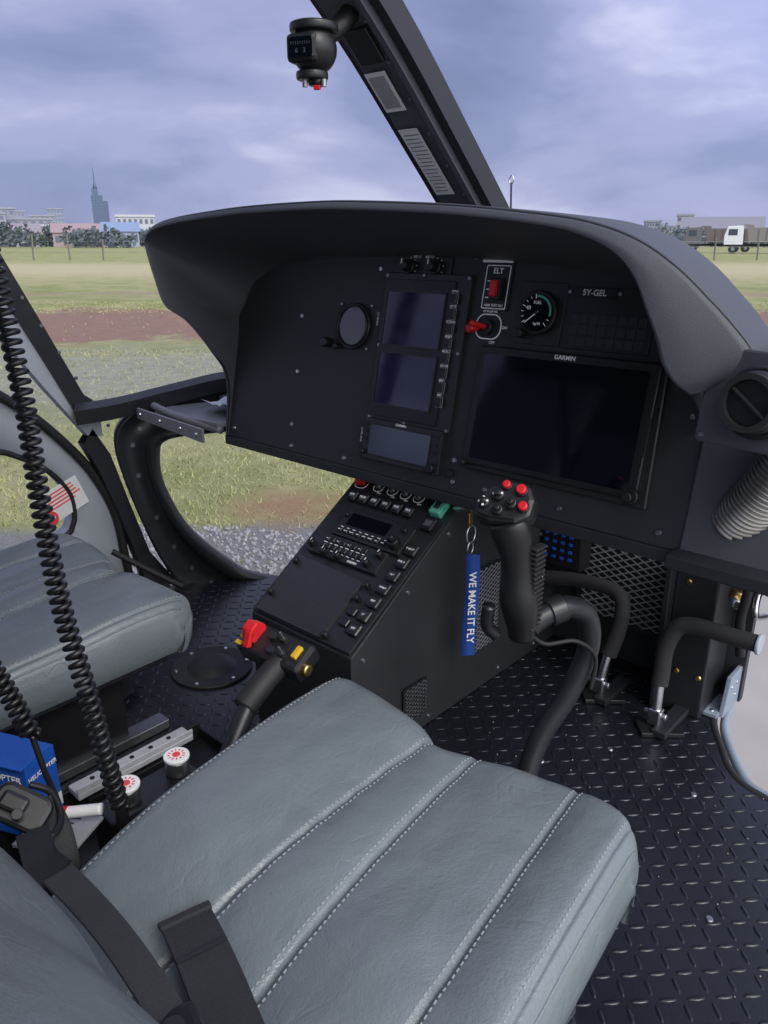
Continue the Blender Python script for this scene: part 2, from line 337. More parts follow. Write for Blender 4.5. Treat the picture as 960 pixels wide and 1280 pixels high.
# ------------------------------------------------------------ distance
def pol(u,dist,z=-.62):
    b=rad(42)+math.atan((480-u)/1018);return Vector((.94-math.sin(b)*dist,math.cos(b)*dist,z)),b
def facing(u,dist):
    p,b=pol(u,dist);return Matrix.Translation(p)@Matrix.Rotation(b,4,'Z')
haze=lambda c,k:tuple(a*(1-k)+b*k for a,b in zip(c,(.22,.26,.38)))  # blends blue distance haze into base colours
def building(name,u,dist,w,h,d,c,roof=None,st=3,colm=6,hz=.35,rc=(.3,.3,.3)):
    e=empty(name);Mx=facing(u,dist)
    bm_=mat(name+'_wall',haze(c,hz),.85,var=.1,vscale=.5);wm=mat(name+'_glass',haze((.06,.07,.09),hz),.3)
    box('walls',(0,0,h/2),(w,d,h),bm_,e,Mx,bev=0)
    L=[]
    for i in range(st):
        for j in range(colm):
            L.append(((-w/2+(j+.5)*w/colm,-d/2,(i+.55)*h/st),(w/colm*.55,.15,h/st*.45)))
            L.append(((w/2,-d/2+(j+.5)*d/colm,(i+.55)*h/st),(.15,d/colm*.55,h/st*.45)))
    boxes('windows',L,wm,e,Mx)
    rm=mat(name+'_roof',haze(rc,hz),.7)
    if roof=='gable':
        frompy('roof',[(-w/2-.4,-d/2-.4,h),(w/2+.4,-d/2-.4,h),(w/2+.4,d/2+.4,h),(-w/2-.4,d/2+.4,h),(-w/2-.4,0,h+d*.22),(w/2+.4,0,h+d*.22)],[(0,1,5,4),(2,3,4,5),(0,4,3),(1,2,5),(3,2,1,0)],rm,e,Mx)
    else: box('parapet',(0,0,h+.3),(w+.5,d+.5,.6),rm,e,Mx,bev=0)
    return e
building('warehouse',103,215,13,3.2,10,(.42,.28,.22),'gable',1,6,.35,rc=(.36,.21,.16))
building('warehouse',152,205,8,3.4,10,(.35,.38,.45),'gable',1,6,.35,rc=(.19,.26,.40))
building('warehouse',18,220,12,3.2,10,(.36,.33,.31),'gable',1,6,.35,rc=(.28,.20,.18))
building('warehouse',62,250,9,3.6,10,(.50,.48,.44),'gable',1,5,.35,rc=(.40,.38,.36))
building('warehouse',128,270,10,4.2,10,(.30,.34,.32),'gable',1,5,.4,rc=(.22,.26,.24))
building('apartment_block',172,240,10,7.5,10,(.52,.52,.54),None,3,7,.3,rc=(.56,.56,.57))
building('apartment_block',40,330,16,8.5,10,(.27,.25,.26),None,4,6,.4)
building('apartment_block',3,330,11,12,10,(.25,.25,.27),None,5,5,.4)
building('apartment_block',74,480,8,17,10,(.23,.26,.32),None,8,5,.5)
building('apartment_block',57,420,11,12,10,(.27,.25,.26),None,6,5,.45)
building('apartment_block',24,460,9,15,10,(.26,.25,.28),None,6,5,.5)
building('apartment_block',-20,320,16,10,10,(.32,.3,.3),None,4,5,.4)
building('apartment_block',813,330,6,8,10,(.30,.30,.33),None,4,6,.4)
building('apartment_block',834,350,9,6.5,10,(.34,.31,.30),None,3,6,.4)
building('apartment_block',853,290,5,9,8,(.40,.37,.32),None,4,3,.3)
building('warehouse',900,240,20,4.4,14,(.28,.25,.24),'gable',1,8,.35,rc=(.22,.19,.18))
e=empty('office_tower');Mx=facing(128,1300);tm=mat('tower_wall',(.095,.13,.215),.8);tg=mat('tower_glass',(.075,.105,.185),.5)  # distance haze is already in both tower colours
box('podium',(0,0,12),(30,26,24),tm,e,Mx,bev=0);box('shaft',(-1,0,32),(16,16,64),tm,e,Mx,bev=0);box('wing',(8,0,28),(12,15,56),tg,e,Mx,bev=0)
box('shaft_top',(-3,0,68),(9,10,10),tm,e,Mx,bev=0);cyl('crown',(-2,0,77),3.6,9,tm,e,Mx,r2=1.2,seg=16,bev=0);cyl('spire',(-2,0,91),.9,22,tm,e,Mx,r2=.35,seg=8,bev=0)
boxes('windows',[((-1,-8,5+i*4),(15,.3,1.6)) for i in range(6,15)],tg,e,Mx)
def trees():
    V=[];Fc=[]
    for i in range(260):
        if random.random()<.6: u=random.uniform(-60,230)
        else: u=random.uniform(790,1060)
        if random.random()<.2: u=random.uniform(230,780)
        dist=random.uniform(175,320);p,b=pol(u,dist);h=random.uniform(1.8,5.2)*(1.25 if random.random()<.2 else 1);w=random.uniform(2.5,6)
        k=len(V)
        for zz,rr in ((0,.22),(h*.6,.1)):
            for j in range(5): V.append((p.x+rr*math.cos(j*1.257),p.y+rr*math.sin(j*1.257),p.z+zz))
        for j in range(5): Fc.append((k+j,k+(j+1)%5,k+5+(j+1)%5,k+5+j))
        cl=[(Vector((random.uniform(-1,1)*w*.5,random.uniform(-1,1)*w*.5,h*random.uniform(.3,.8))),random.uniform(.22,.4)*w) for _ in range(6)]
        for _ in range(110):
            c,r=random.choice(cl);v=Vector((random.gauss(0,1),random.gauss(0,1),random.gauss(0,.6))).normalized()*r*random.uniform(.5,1.05)
            q=p+c+v;q.z=max(q.z,-.5);s=random.uniform(.2,.55)
            a1=Vector((random.gauss(0,1),random.gauss(0,1),random.gauss(0,1))).normalized();a2=a1.orthogonal().normalized()
            k=len(V);V+=[tuple(q+(a1*t0+a2*t1)*s) for t0,t1 in ((-1,-.6),(1,-.5),(.7,.8),(-.6,.6))];Fc.append((k,k+1,k+2,k+3))
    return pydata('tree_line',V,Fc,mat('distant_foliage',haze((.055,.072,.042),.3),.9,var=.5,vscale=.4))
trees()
def fence():
    e=empty('wire_fence');L=[];pts=[]
    for i in range(40):
        q=66+random.uniform(-.4,.4);s=-62+i*3.3+random.uniform(-.5,.5)
        X=.94-.669*q+.743*s;Y=.743*q+.669*s
        h=random.uniform(1.4,2.0)
        pts.append((X,Y));L.append(((X,Y,-.62+h/2),(.10,.10,h),rotm(random.uniform(-4,4),random.uniform(-4,4),0)))
    boxes('posts',L,mat('fence_post',(.17,.15,.125),.9),e)
    for k,z in enumerate((0.0,.4,.8)):
        tube('wire_%d'%k,[(p[0],p[1],z) for p in pts],.010,M['steeld'],e,spl=False,seg=4)
fence()
def truck(u,dist,bodyc,cabc,flip=1):
    e=empty('dump_truck');Mx=facing(u,dist)@Matrix.Diagonal((flip,1,1,1))
    cm=mat('truck_cab_paint',cabc,.4);bm2=mat('truck_body_paint',bodyc,.6);tm=mat('truck_tyre',(.03,.03,.03),.9);gm=mat('truck_glass',(.05,.06,.08),.15)
    box('chassis',(0,0,.95),(8.4,1,.3),tm,e,Mx,bev=.02)
    prism('cab',[(2.3,1.0),(4.4,1.0),(4.45,2.0),(4.15,3.1),(2.4,3.2)],2.3,cm,e,Mx@Matrix(((1,0,0,0),(0,0,1,-1.15),(0,1,0,0),(0,0,0,1))),bev=.06)
    box('side_window',(3.5,-1.17,2.45),(1.0,.05,.7),gm,e,Mx,bev=.01)
    prism('tipper_body',[(-4.5,1.3),(1.7,1.3),(2.0,2.9),(2.5,3.35),(1.3,3.3),(1.2,2.95),(-4.3,2.95),(-4.9,2.6)],2.4,bm2,e,Mx@Matrix(((1,0,0,0),(0,0,1,-1.2),(0,1,0,0),(0,0,0,1))),bev=.03)
    boxes('body_ribs',[((-3.9+i*.9,-1.24,2.1),(.1,.1,1.5)) for i in range(6)],bm2,e,Mx)
    R=rotm(90,0,0)
    cyls('wheels',[((x,y,.52),.52,.35,R) for x in (3.3,-1.9,-3.2) for y in (-1.05,1.05)],tm,e,Mx,seg=20)
    cyls('hubs',[((x,-1.24,.52),.2,.06,R) for x in (3.3,-1.9,-3.2)],M['steeld'],e,Mx,seg=14)
truck(900,118,(.14,.12,.115),(.13,.13,.14),-1)
truck(955,108,(.22,.20,.19),(.72,.73,.75),-1)
e=empty('wire_antenna');tube('rod',[(-.12,1.62,.6),(-.12,1.62,.9),(-.125,1.62,1.055)],.0022,M['black'],e)
tube('tip_loop',[(-.125,1.62,1.05),(-.131,1.62,1.06),(-.125,1.62,1.07),(-.119,1.62,1.06)],.0015,M['steel'],e,closed=True,seg=8)

# ------------------------------------------------------------ cabin floor
def inpoly(x,y,P):
    c=False;j=len(P)-1
    for i in range(len(P)):
        if (P[i][1]>y)!=(P[j][1]>y) and x<(P[j][0]-P[i][0])*(y-P[i][1])/(P[j][1]-P[i][1])+P[i][0]: c=not c
        j=i
    return c
FP=[(-.9,-.8),(.9,-.8),(.9,1.2),(.80,1.245),(.703,1.272),(.66,1.285),(.625,1.315),(.597,1.361),(.552,1.442),(.530,1.52),(.527,1.62),(.2,1.66),(-.2,1.66),(-.45,1.58),(-.6,1.44),(-.702,1.285),(-.784,1.186),(-.86,1.06),(-.9,.95)]
fl=empty('cabin_floor')
prism('floor_plate',FP,-.02,M['floor'],fl)
def lozenges():
    verts=[];faces=[];p=.0265;A=.0125;B=.0034;H=.0017
    K=8
    for i in range(int(1.8/p)):
        for j in range(int(2.3/p)):
            x=-.9+i*p+.01;y=-.6+j*p+.01
            if y<.1 and x<.3: continue
            if not(inpoly(x,y,FP) and inpoly(x+.012,y+.012,FP) and inpoly(x-.012,y+.012,FP) and inpoly(x+.012,y-.012,FP)): continue
            if (x+.391)**2+(y-.886)**2<.105**2: continue
            a=rad(45 if (i+j)%2 else -45);ca,sa=math.cos(a),math.sin(a);b=len(verts);Hs=H*random.uniform(.75,1.1)
            for sc,z in ((1,.0001),(.72,Hs*.8),(.3,Hs)):
                for k in range(K):
                    t=2*math.pi*k/K;lx=A*math.cos(t)*(sc*.6+.4 if sc<1 else 1);ly=B*math.sin(t)*sc
                    verts.append((x+lx*ca-ly*sa,y+lx*sa+ly*ca,z))
            for r in range(2):
                for k in range(K): faces.append((b+r*K+k,b+r*K+(k+1)%K,b+(r+1)*K+(k+1)%K,b+(r+1)*K+k))
            faces.append(tuple(b+2*K+k for k in range(K)))
    pydata('tread_pattern',verts,faces,M['floor'],fl,True)
lozenges()
tube('edge_trim',[(x,y,-.004) for x,y in ((.9,1.205),(.80,1.25),(.703,1.277),(.655,1.29),(.62,1.32),(.592,1.365),(.546,1.446),(.525,1.53))],.008,M['rubber'],fl)
tube('edge_trim_metal',[(x,y,-.014) for x,y in ((.9,1.225),(.80,1.27),(.71,1.297),(.665,1.31),(.64,1.335),(.612,1.375),(.566,1.456),(.545,1.54))],.009,M['bluegrey'],fl)
screws('floor_bolts',[(.43,1.22),(.35,1.1),(.60,1.2),(.72,.95),(-.55,1.2),(-.3,1.15)],M['steeld'],fl,I4,.006,.002)
bm=bmesh.new()
for i in range(160):
    x=random.uniform(.1,.88);y=random.uniform(.45,1.3);r=random.uniform(.0006,.0017)
    bmesh.ops.create_icosphere(bm,subdivisions=1,radius=r,matrix=Matrix.Translation((x,y,r*.6)))
finish('floor_grit',bm,mat('grit',(.30,.24,.19),.9),fl)
cyl('boot_flange',(-.391,.886,.003),.092,.006,M['rubber'],fl,bev=.002,seg=40)
cyl('boot_dome',(-.391,.886,.012),.06,.016,M['rubber'],fl,r2=.03,bev=.004,seg=40)
screws('boot_bolts',[(-.391+.08*math.cos(a),.886+.08*math.sin(a)) for a in [k*math.pi/3 for k in range(6)]],M['steel'],fl,I4,.005,.007)

# ------------------------------------------------------------ rear cabin shell: out of view, added to darken screen reflections
sh=empty('cabin_ceiling')
box('ceiling_panel',(0,-.16,1.53),(1.84,1.30,.04),M['liner'],sh,bev=.01)
box('ceiling_front_beam',(0,.50,1.50),(1.84,.09,.07),M['liner'],sh,bev=.01)
box('overhead_console',(-.02,.15,1.47),(.26,.5,.08),M['panel'],sh,bev=.01)
rb=empty('rear_bulkhead')
box('bulkhead_wall',(0,-.82,.75),(1.84,.04,1.55),M['liner'],rb,bev=.01)
box('bench_seat',(0,-.58,.18),(1.6,.42,.34),M['leather'],rb,bev=.03);box('bench_back',(0,-.76,.65),(1.6,.09,.60),M['leather'],rb,bev=.03)
ls=empty('rear_side_wall')
box('lower_side',(-.925,-.35,.30),(.03,.9,.62),M['liner'],ls,bev=.01)
box('side_door_post',(-.925,.13,.90),(.03,.08,1.2),M['liner'],ls,bev=.01);box('side_door_post_rear',(-.925,-.70,.90),(.03,.2,1.2),M['liner'],ls,bev=.01)

# ------------------------------------------------------------ airframe : posts, sills, door
wf=empty('windshield_frame')
def postbar(name,x0,x1,dz0,dz1,m,par):
    a=Vector((0,1.42,.862));b=Vector((0,.955,1.275));c=Vector((0,.62,1.50));d=Vector((0,.48,1.55))
    nrm=Vector((0,-.66,-.75))
    rows=[]
    for p in cr([a,a.lerp(b,.5)+Vector((0,.003,.004)),b,c,d],20):
        rows.append([p+Vector((x0,0,0))+nrm*dz0,p+Vector((x1,0,0))+nrm*dz0,p+Vector((x1,0,0))+nrm*dz1,p+Vector((x0,0,0))+nrm*dz1])
    loft(name,rows,m,par,closed=True,smooth=False)
postbar('center_post_core',-.045,.034,-.03,.012,M['post'],wf)
postbar('center_post_rim_a',-.064,-.045,-.03,.004,M['frame'],wf)
postbar('center_post_rim_b',.034,.046,-.03,.022,M['post'],wf)
postbar('center_post_seal',.050,.066,-.03,.010,M['frame'],wf)
dv=Vector((0,.465,-.413)).normalized()
ex=Vector((1,0,0));ey=-dv;nz=ex.cross(ey)
if nz.y>0: ex=-ex;nz=ex.cross(ey)
sx=ex.x
LF=frame((0,1.2,1.058),tuple(ex),tuple(ey),tuple(nz))
box('label_long',(-.014*sx,.02,.0145),(.042,.15,.001),M['label'],wf,LF,bev=0)
boxes('label_print',[((-.014*sx+random.uniform(-.002,.002),-.045+i*.0085,.0153),(random.uniform(.026,.036),.0014,.0006)) for i in range(16)],M['steeld'],wf,LF)
box('label_card',(-.014*sx,.17,.0145),(.044,.075,.0012),M['label'],wf,LF,bev=0)
box('label_card_film',(-.014*sx,.17,.0155),(.034,.060,.0008),M['labelg'],wf,LF,bev=0)
screws('post_screws',[(.026*sx,-.2+i*.07) for i in range(9)],M['steeld'],wf,LF,.0035,.0135)
def band(name,A,B,th,m,par):
    A=[Vector(a) for a in A];B=[Vector(b) for b in B]
    rows=[]
    for a,b in zip(A,B):
        t=Vector((th,0,0));rows.append([a,b,b-t,a-t])
    loft(name,rows,m,par,closed=True,smooth=False)
up=[(.45,1.46),(.60,1.25),(.70,1.05),(.764,.905),(.846,.722),(.915,.566),(.955,.535)]
lo=[(.42,1.43),(.57,1.22),(.665,1.01),(.735,.855),(.822,.672),(.895,.51),(.955,.50)]
lo2=[(.41,1.32),(.56,1.10),(.645,.90),(.725,.745),(.825,.590),(.915,.46),(.955,.45)]
band('side_pillar',[(-.893,y,z) for y,z in up],[(-.893,y,z) for y,z in lo],.03,M['frame'],wf)
band('side_pillar_inner',[(-.90,y,z) for y,z in lo],[(-.90,y,z) for y,z in lo2],.03,M['greym'],wf)
XF=lambda x:frame((x,0,0),(0,1,0),(0,0,1),(1,0,0))
screws('pillar_screws',[(.66+.31*t,1.08-.59*t-.012) for t in [k/9 for k in range(10)]],M['steeld'],wf,XF(-.893),.005,.001)
sillA=[(-.905,.90,.545),(-.88,1.0,.55),(-.84,1.15,.572),(-.79,1.29,.592),(-.66,1.48,.60),(-.45,1.66,.60),(-.2,1.77,.60),(.1,1.79,.60),(.4,1.70,.60),(.62,1.52,.6),(.78,1.25,.58)]
sA=cr(sillA,60)
loft('windshield_sill',[[p,p+Vector((0,0,-.035)),p+Vector((.045,-.03,-.045)),p+Vector((.05,-.035,-.008)),p+Vector((.02,-.015,.004))] for p in sA],M['frame'],wf,closed=True,smooth=False)
inn=[(-.56,1.50,.455),(-.65,1.40,.45),(-.75,1.25,.437),(-.80,1.13,.436),(-.828,1.095,.425),(-.842,1.083,.40),(-.842,1.083,.315),(-.81,1.115,.199),(-.78,1.165,.12),(-.75,1.223,.055),(-.71,1.275,.01),(-.6,1.42,-.03),(-.45,1.56,-.03)]
out_=[(-.60,1.53,.56),(-.70,1.42,.56),(-.80,1.27,.56),(-.86,1.10,.53),(-.885,1.02,.50),(-.90,.985,.44),(-.90,1.0,.33),(-.885,1.04,.17),(-.865,1.07,.07),(-.84,1.11,-.01),(-.79,1.19,-.05),(-.63,1.47,-.06),(-.47,1.60,-.06)]
a=cr(inn,70);b=cr(out_,70)
rw=[]
for p,q in zip(a,b):
    rw.append([p+Vector((-.02,.01,0)),p,p+Vector((.004,-.005,0)),p.lerp(q,.08)+Vector((.010,-.010,0)),p.lerp(q,.10)+Vector((.011,-.011,0)),p.lerp(q,.28)+Vector((.009,-.009,0)),p.lerp(q,.30)+Vector((.004,-.004,0)),p.lerp(q,.85)+Vector((.004,-.004,0)),p.lerp(q,.87)+Vector((.010,-.010,0)),p.lerp(q,.97)+Vector((.010,-.010,0)),q,q+Vector((-.02,.01,0))])
loft('chin_window_frame',rw,M['frame'],wf,closed=True)
bm=bmesh.new()
for k in range(14,58,5):
    p=a[k].lerp(b[k],.58)+Vector((.006,-.006,0));addcyl(bm,p,.006,.005,rotm(90,0,50),12)
finish('chin_frame_fasteners',bm,M['steeld'],wf)
nk=cr([(-.60,1.53,.56),(-.45,1.66,.56),(-.2,1.77,.56),(.1,1.79,.56),(.4,1.70,.56),(.62,1.52,.56),(.75,1.28,.52)],40)
loft('nose_skin',[[p+Vector((0,0,.03)),p,p+Vector((0,-.0,-.10))] for p in nk],M['frame'],wf)

dr=empty('cabin_door')
o_=cr([(0,*p) for p in [(.35,.78),(.55,.72),(.709,.600),(.80,.52),(.872,.436),(.93,.35),(.975,.24),(.99,.12),(.985,.0),(.85,-.04),(.6,-.04),(.35,-.04),(.2,.3)]],72,True)
i_=cr([(0,*p) for p in [(.42,.50),(.55,.48),(.694,.455),(.747,.432),(.80,.395),(.837,.355),(.862,.31),(.868,.262),(.86,.225),(.82,.195),(.6,.16),(.42,.16),(.34,.3)]],72,True)
rows=[]
for p,q in zip(o_,i_):
    X=-.955;l=lambda f:p.lerp(q,f)
    rows.append([Vector((X,p.y,p.z)),Vector((X+.02,l(.06).y,l(.06).z)),Vector((X+.012,l(.5).y,l(.5).z)),Vector((X+.02,l(.93).y,l(.93).z)),Vector((X,q.y,q.z)),Vector((X-.03,q.y,q.z)),Vector((X-.03,p.y,p.z))])
rows.append(rows[0])
loft('door_panel',rows,M['greym'],dr,closed=True)
tube('window_seal',[(-.935,p.y,p.z) for p in i_],.007,M['rubber'],dr,spl=False,closed=True,seg=8)
tube('door_seal',[(-.93,p.y,p.z) for p in o_],.012,M['rubber'],dr,spl=False,closed=True,seg=8)
DF=frame((-.932,.835,.295),(0,.94,.34),(0,-.34,.94),(1,0,0))
prism('warning_label',rrect(0,0,.13,.085,.004),.001,M['label'],dr,DF)
boxes('warning_print',[((0+random.uniform(-.003,.003),.031-i*.0095,.0015),(random.uniform(.075,.115),.0038,.0006)) for i in range(5)],M['redlab'],dr,DF)
cyl('warning_red_dot',(-.045,-.026,.002),.022,.002,M['redlab'],dr,DF)
box('warning_bar',(-.045,-.026,.0035),(.028,.006,.0008),M['label'],dr,DF,bev=0)
band('lower_door_frame',[(-.90,.93,.475),(-.90,.97,.40),(-.90,1.01,.25),(-.895,1.05,.1),(-.88,1.11,.0)],[(-.90,.90,.44),(-.90,.935,.36),(-.90,.975,.24),(-.895,1.01,.09),(-.88,1.03,-.02)],.03,M['frame'],wf)
band('floor_side_rail',[(-.89,1.10,.03),(-.9,.6,.03),(-.9,-.5,.03)],[(-.89,1.10,-.05),(-.9,.6,-.05),(-.9,-.5,-.05)],.04,M['frame'],wf)
tube('door_cable',[(-.86,.92,.15),(-.80,1.0,.08),(-.76,1.06,.03)],.008,M['rubber'],wf)

# ------------------------------------------------------------ instrument panel
ip=empty('instrument_panel')
face=[(-.545,0),(.556,0),(.556,.24),(.54,.33),(.50,.37),(.44,.39),(.3,.412),(.1,.424),(-.1,.424),(-.3,.415),(-.42,.40),(-.50,.36),(-.545,.28)]
prism('panel_face',face,-.012,M['panel'],ip,PF)
box('panel_back_box',(0,1.27,.63),(1.02,.14,.26),M['black'],ip)
NP=90
leftc=[(-.545,1.085,.49),(-.546,1.098,.62),(-.547,1.06,.695),(-.55,1.005,.766),(-.553,.955,.80)]
O=leftc+[(-.575,.95,.85),(-.596,.95,.90),(-.600,.95,.935),(-.565,.95,.958),(-.494,.95,.970),(-.38,.95,.979),(-.271,.95,.985),(-.13,.95,.988),(0,.95,.987),(.209,.95,.976),(.369,.95,.960),(.44,.95,.948),(.50,.952,.928),(.55,.958,.898),(.592,.966,.862),(.625,.972,.83),(.648,.978,.800),(.64,.98,.776),(.612,.98,.758)]
leftd=[(-.540,1.081,.49),(-.540,1.094,.62),(-.541,1.056,.69),(-.543,1.0,.76),(-.545,.950,.797)]
Ii=leftd+[(-.566,.944,.85),(-.586,.944,.90),(-.590,.944,.927),(-.560,.944,.947),(-.490,.944,.959),(-.38,.944,.968),(-.271,.944,.974),(-.13,.944,.977),(0,.944,.976),(.209,.944,.965),(.365,.942,.949),(.43,.940,.936),(.478,.938,.916),(.508,.937,.888),(.528,.937,.85),(.545,.938,.815),(.556,.940,.785),(.572,.945,.763),(.590,.955,.750)]
def P3(px,py,pz=0): return tuple(PF@Vector((px,py,pz)))
Pn=[P3(-.54,0,-.004),P3(-.54,.10,-.004),P3(-.54,.16,-.004),P3(-.54,.21,-.004),P3(-.542,.25,-.004)]+[P3(*q,-.004) for q in [(-.545,.28),(-.535,.32),(-.51,.35),(-.47,.375),(-.42,.395),(-.35,.405),(-.25,.413),(-.12,.418),(0,.42),(.2,.412),(.34,.402),(.4,.395),(.45,.383),(.49,.367),(.52,.345),(.54,.31),(.55,.27),(.555,.23),(.556,.19)]]
def mixr(A,B,f,dy=0): return [tuple(Vector(a).lerp(Vector(b),f)+Vector((0,dy,0))) for a,b in zip(A,B)]
def outw(dx,dz,y):
    o=[]
    for i,p in enumerate(O):
        v=Vector(p)
        if i<5: v=Vector((v.x+ (0 if y<1.2 else .01), max(v.y,min(y,1.3)) if y>1.0 else max(v.y,y), v.z))
        else: v=Vector((v.x*dx,max(y,v.y+.01),v.z*1+dz))
        o.append(tuple(v))
    return o
In2=mixr(Ii,Pn,.015,.002)
rowsrc=[Pn,mixr(Pn,Ii,.5),mixr(Pn,Ii,.9),In2,Ii,mixr(Ii,O,.06,-.002),mixr(Ii,O,.5,-.002),mixr(Ii,O,.9,-.001),O,outw(.998,.002,.972),outw(.99,.003,1.03),outw(.975,.002,1.12),outw(.93,-.014,1.22),outw(.86,-.05,1.33),outw(.80,-.12,1.37)]
R_=[cr(r,NP*2) for r in rowsrc]
loft('glareshield',R_,M['hood'],ip)
tube('glareshield_welt',[tuple(p+Vector((0,-.001,.001))) for p in cr(mixr(O,outw(.998,.002,.972),.5),160)],.0022,M['hood'],ip,spl=False,seg=8)
prism('side_cheek_panel',[(.556,0),(.70,-.005),(.70,.22),(.64,.30),(.556,.26)],-.02,M['hood'],ip,PF@Matrix.Translation((0,0,.004)),bev=.003)
screws('cheek_screw',[(.625,.055)],M['steel'],ip,PF,.006,.006)
cyl('blue_plug',(.625,.055,.008),.004,.006,M['blue'],ip,PF)
box('lower_ledge',(.655,1.085,.485),(.21,.075,.022),M['frame'],ip,bev=.003)
box('bottom_lip',(0,1.098,.478),(1.1,.03,.022),M['panel'],ip,bev=.002)
prism('left_tray',[(-.545,1.06),(-.545,1.45),(-.62,1.42),(-.76,1.25),(-.80,1.10),(-.80,1.055),(-.78,1.04)],.012,M['tray'],ip,Matrix.Translation((0,0,.510)),bev=.002)
tube('tray_front_lip',[(-.80,1.05,.530),(-.70,1.05,.518),(-.545,1.07,.504)],.010,M['tray'],ip)
prism('tray_lip_plate',[(-.795,0),(-.54,0),(-.54,.032),(-.795,.026)],.006,M['tray'],ip,frame((0,1.045,.435),(1,0.05,-.09),(0,0,1),(0,-1,0)))
screws('tray_screws',[(-.78,.014),(-.70,.016),(-.62,.017),(-.56,.017)],M['steel'],ip,frame((0,1.038,.435),(1,0.05,-.09),(0,0,1),(0,-1,0)),.004,.002)

# --- avionics (panel coordinates)
def button_col(L,w,h,par,Mx,z=.006,m='black'):
    boxes('keys',[((x,y,z),(w,h,.006)) for x,y in L],M[m],par,Mx,bev=.0008)
prism('stack_plate',rrect(.006,.246,.205,.285,.004),.008,M['bezel'],ip,PF,bev=.0015)
prism('stack_inner',rrect(-.006,.245,.165,.262,.003),.012,M['black'],ip,PF,bev=.001)
for k,yc in enumerate((.303,.188)):
    prism('stack_screen_%d'%k,rrect(-.011,yc,.138,.098,.002),.0135,M['screenb'],ip,PF)
    ring('stack_screen_rim_%d'%k,rrect(-.011,yc,.144,.104,.003),rrect(-.011,yc,.1385,.0985,.002),.003,M['bezel'],ip,PF,z0=.012)
button_col([(.079,.345-i*.0265) for i in range(8)],.014,.017,ip,PF,.014)
for i in range(8):
    y=.345-i*.0265
    ring('key_outline_%d'%i,rrect(.079,y,.0165,.0195,.002),rrect(.079,y,.0150,.0180,.0015),.0006,M['labelg'],ip,PF,z0=.0125)
for i,t in enumerate(['DTV1','DTV2','SCROLL','RESET','SELECT','ENTER','BRT+','BRT-']): text('key_text','%s'%t,(.079,.345-i*.0265+.0128,.0135),.006,M['white'],ip,PF)
screws('stack_screws',[(-.09,.382),(.103,.382),(-.09,.11),(.103,.11),(-.09,.25),(.103,.25),(0,.384),(0,.109)],M['steeld'],ip,PF,.004,.010)
prism('navigator_body',rrect(.004,.067,.196,.082,.004),.016,M['bezel'],ip,PF,bev=.002)
prism('navigator_screen',rrect(0,.067,.150,.058,.002),.0175,M['lcd'],ip,PF)
prism('navigator_screen_border',rrect(0,.067,.156,.064,.002),.0168,M['black'],ip,PF)
text('navigator_text','GARMIN',(0,.1035,.0165),.007,M['white'],ip,PF)
cyl('navigator_knob',(.089,.038,.022),.009,.014,M['black'],ip,PF,bev=.002)
cyl('navigator_knob_b',(-.088,.04,.02),.006,.01,M['black'],ip,PF,bev=.002)
boxes('navigator_keys',[((.087,.095-i*.014,.017),(.012,.007,.003)) for i in range(3)]+[((-.088,.095-i*.014,.017),(.01,.007,.003)) for i in range(3)],M['black'],ip,PF)
prism('knob_plate',rrect(-.012,.402,.135,.034,.003),.004,M['bezel'],ip,PF,bev=.001)
for x in (-.043,.020):
    cyl('dimmer_skirt',(x,.400,.008),.014,.008,M['black'],ip,PF,bev=.002);cyl('dimmer_knob',(x,.400,.02),.0105,.02,M['black'],ip,PF,bev=.002)
    box('dimmer_mark',(x,.406,.0305),(.0018,.009,.0008),M['white'],ip,PF,bev=0)
    for a in range(-3,4):
        an=rad(90+a*40);box('tick',(x+.0165*math.cos(an),.400+.0165*math.sin(an),.0045),(.003,.001,.0006),M['white'],ip,PF,R=Matrix.Rotation(an,4,'Z'),bev=0)
text('dimmer_text','INT LT      INST LT',(-.012,.4185,.0045),.006,M['white'],ip,PF)
prism('elt_plate',rrect(.158,.372,.058,.082,.002),.004,M['black'],ip,PF,bev=.0008)
ring('elt_outline',rrect(.158,.37,.05,.074,.003),rrect(.158,.37,.0468,.0708,.002),.0005,M['white'],ip,PF,z0=.0042)
box('elt_white_label',(.155,.4165,.006),(.062,.011,.002),M['white'],ip,PF,bev=0);text('elt_lbl','EMERGENCY USE ONLY',(.155,.4165,.0072),.0058,M['black'],ip,PF)
text('elt_text','ELT',(.158,.397,.0045),.013,M['white'],ip,PF)
box('elt_switch_guard',(.163,.366,.01),(.022,.036,.012),M['black'],ip,PF,bev=.002);box('elt_switch',(.163,.366,.019),(.013,.027,.009),M['red'],ip,PF,bev=.002)
for y in (.38,.366,.352): box('elt_mark',(.143,y,.0045),(.009,.0022,.0006),M['white'],ip,PF,bev=0)
text('elt_text2','ARM TEST ON',(.158,.339,.0045),.006,M['white'],ip,PF)
ring('engine_outline',rrect(.152,.303,.054,.044,.018,6),rrect(.152,.303,.0500,.0400,.0165,6),.0006,M['white'],ip,PF)
cyl('engine_switch_base',(.15,.302,.006),.015,.012,M['black'],ip,PF,bev=.002)
box('engine_switch_red',(.132,.298,.02),(.022,.016,.018),M['red'],ip,PF,R=rotm(0,-25,20),bev=.004)
tube('engine_switch_toggle',[(.15,.302,.01),(.145,.303,.03),(.14,.305,.040)],.005,M['red'],ip,PF)
text('engine_text','ENGINE',(.152,.330,.001),.0085,M['white'],ip,PF);text('engine_text2','ON',(.186,.303,.001),.007,M['white'],ip,PF);text('engine_text3','OFF',(.165,.276,.001),.007,M['white'],ip,PF)
prism('gauge_plate',rrect(.252,.331,.088,.102,.003),.003,M['bezel'],ip,PF,bev=.001)
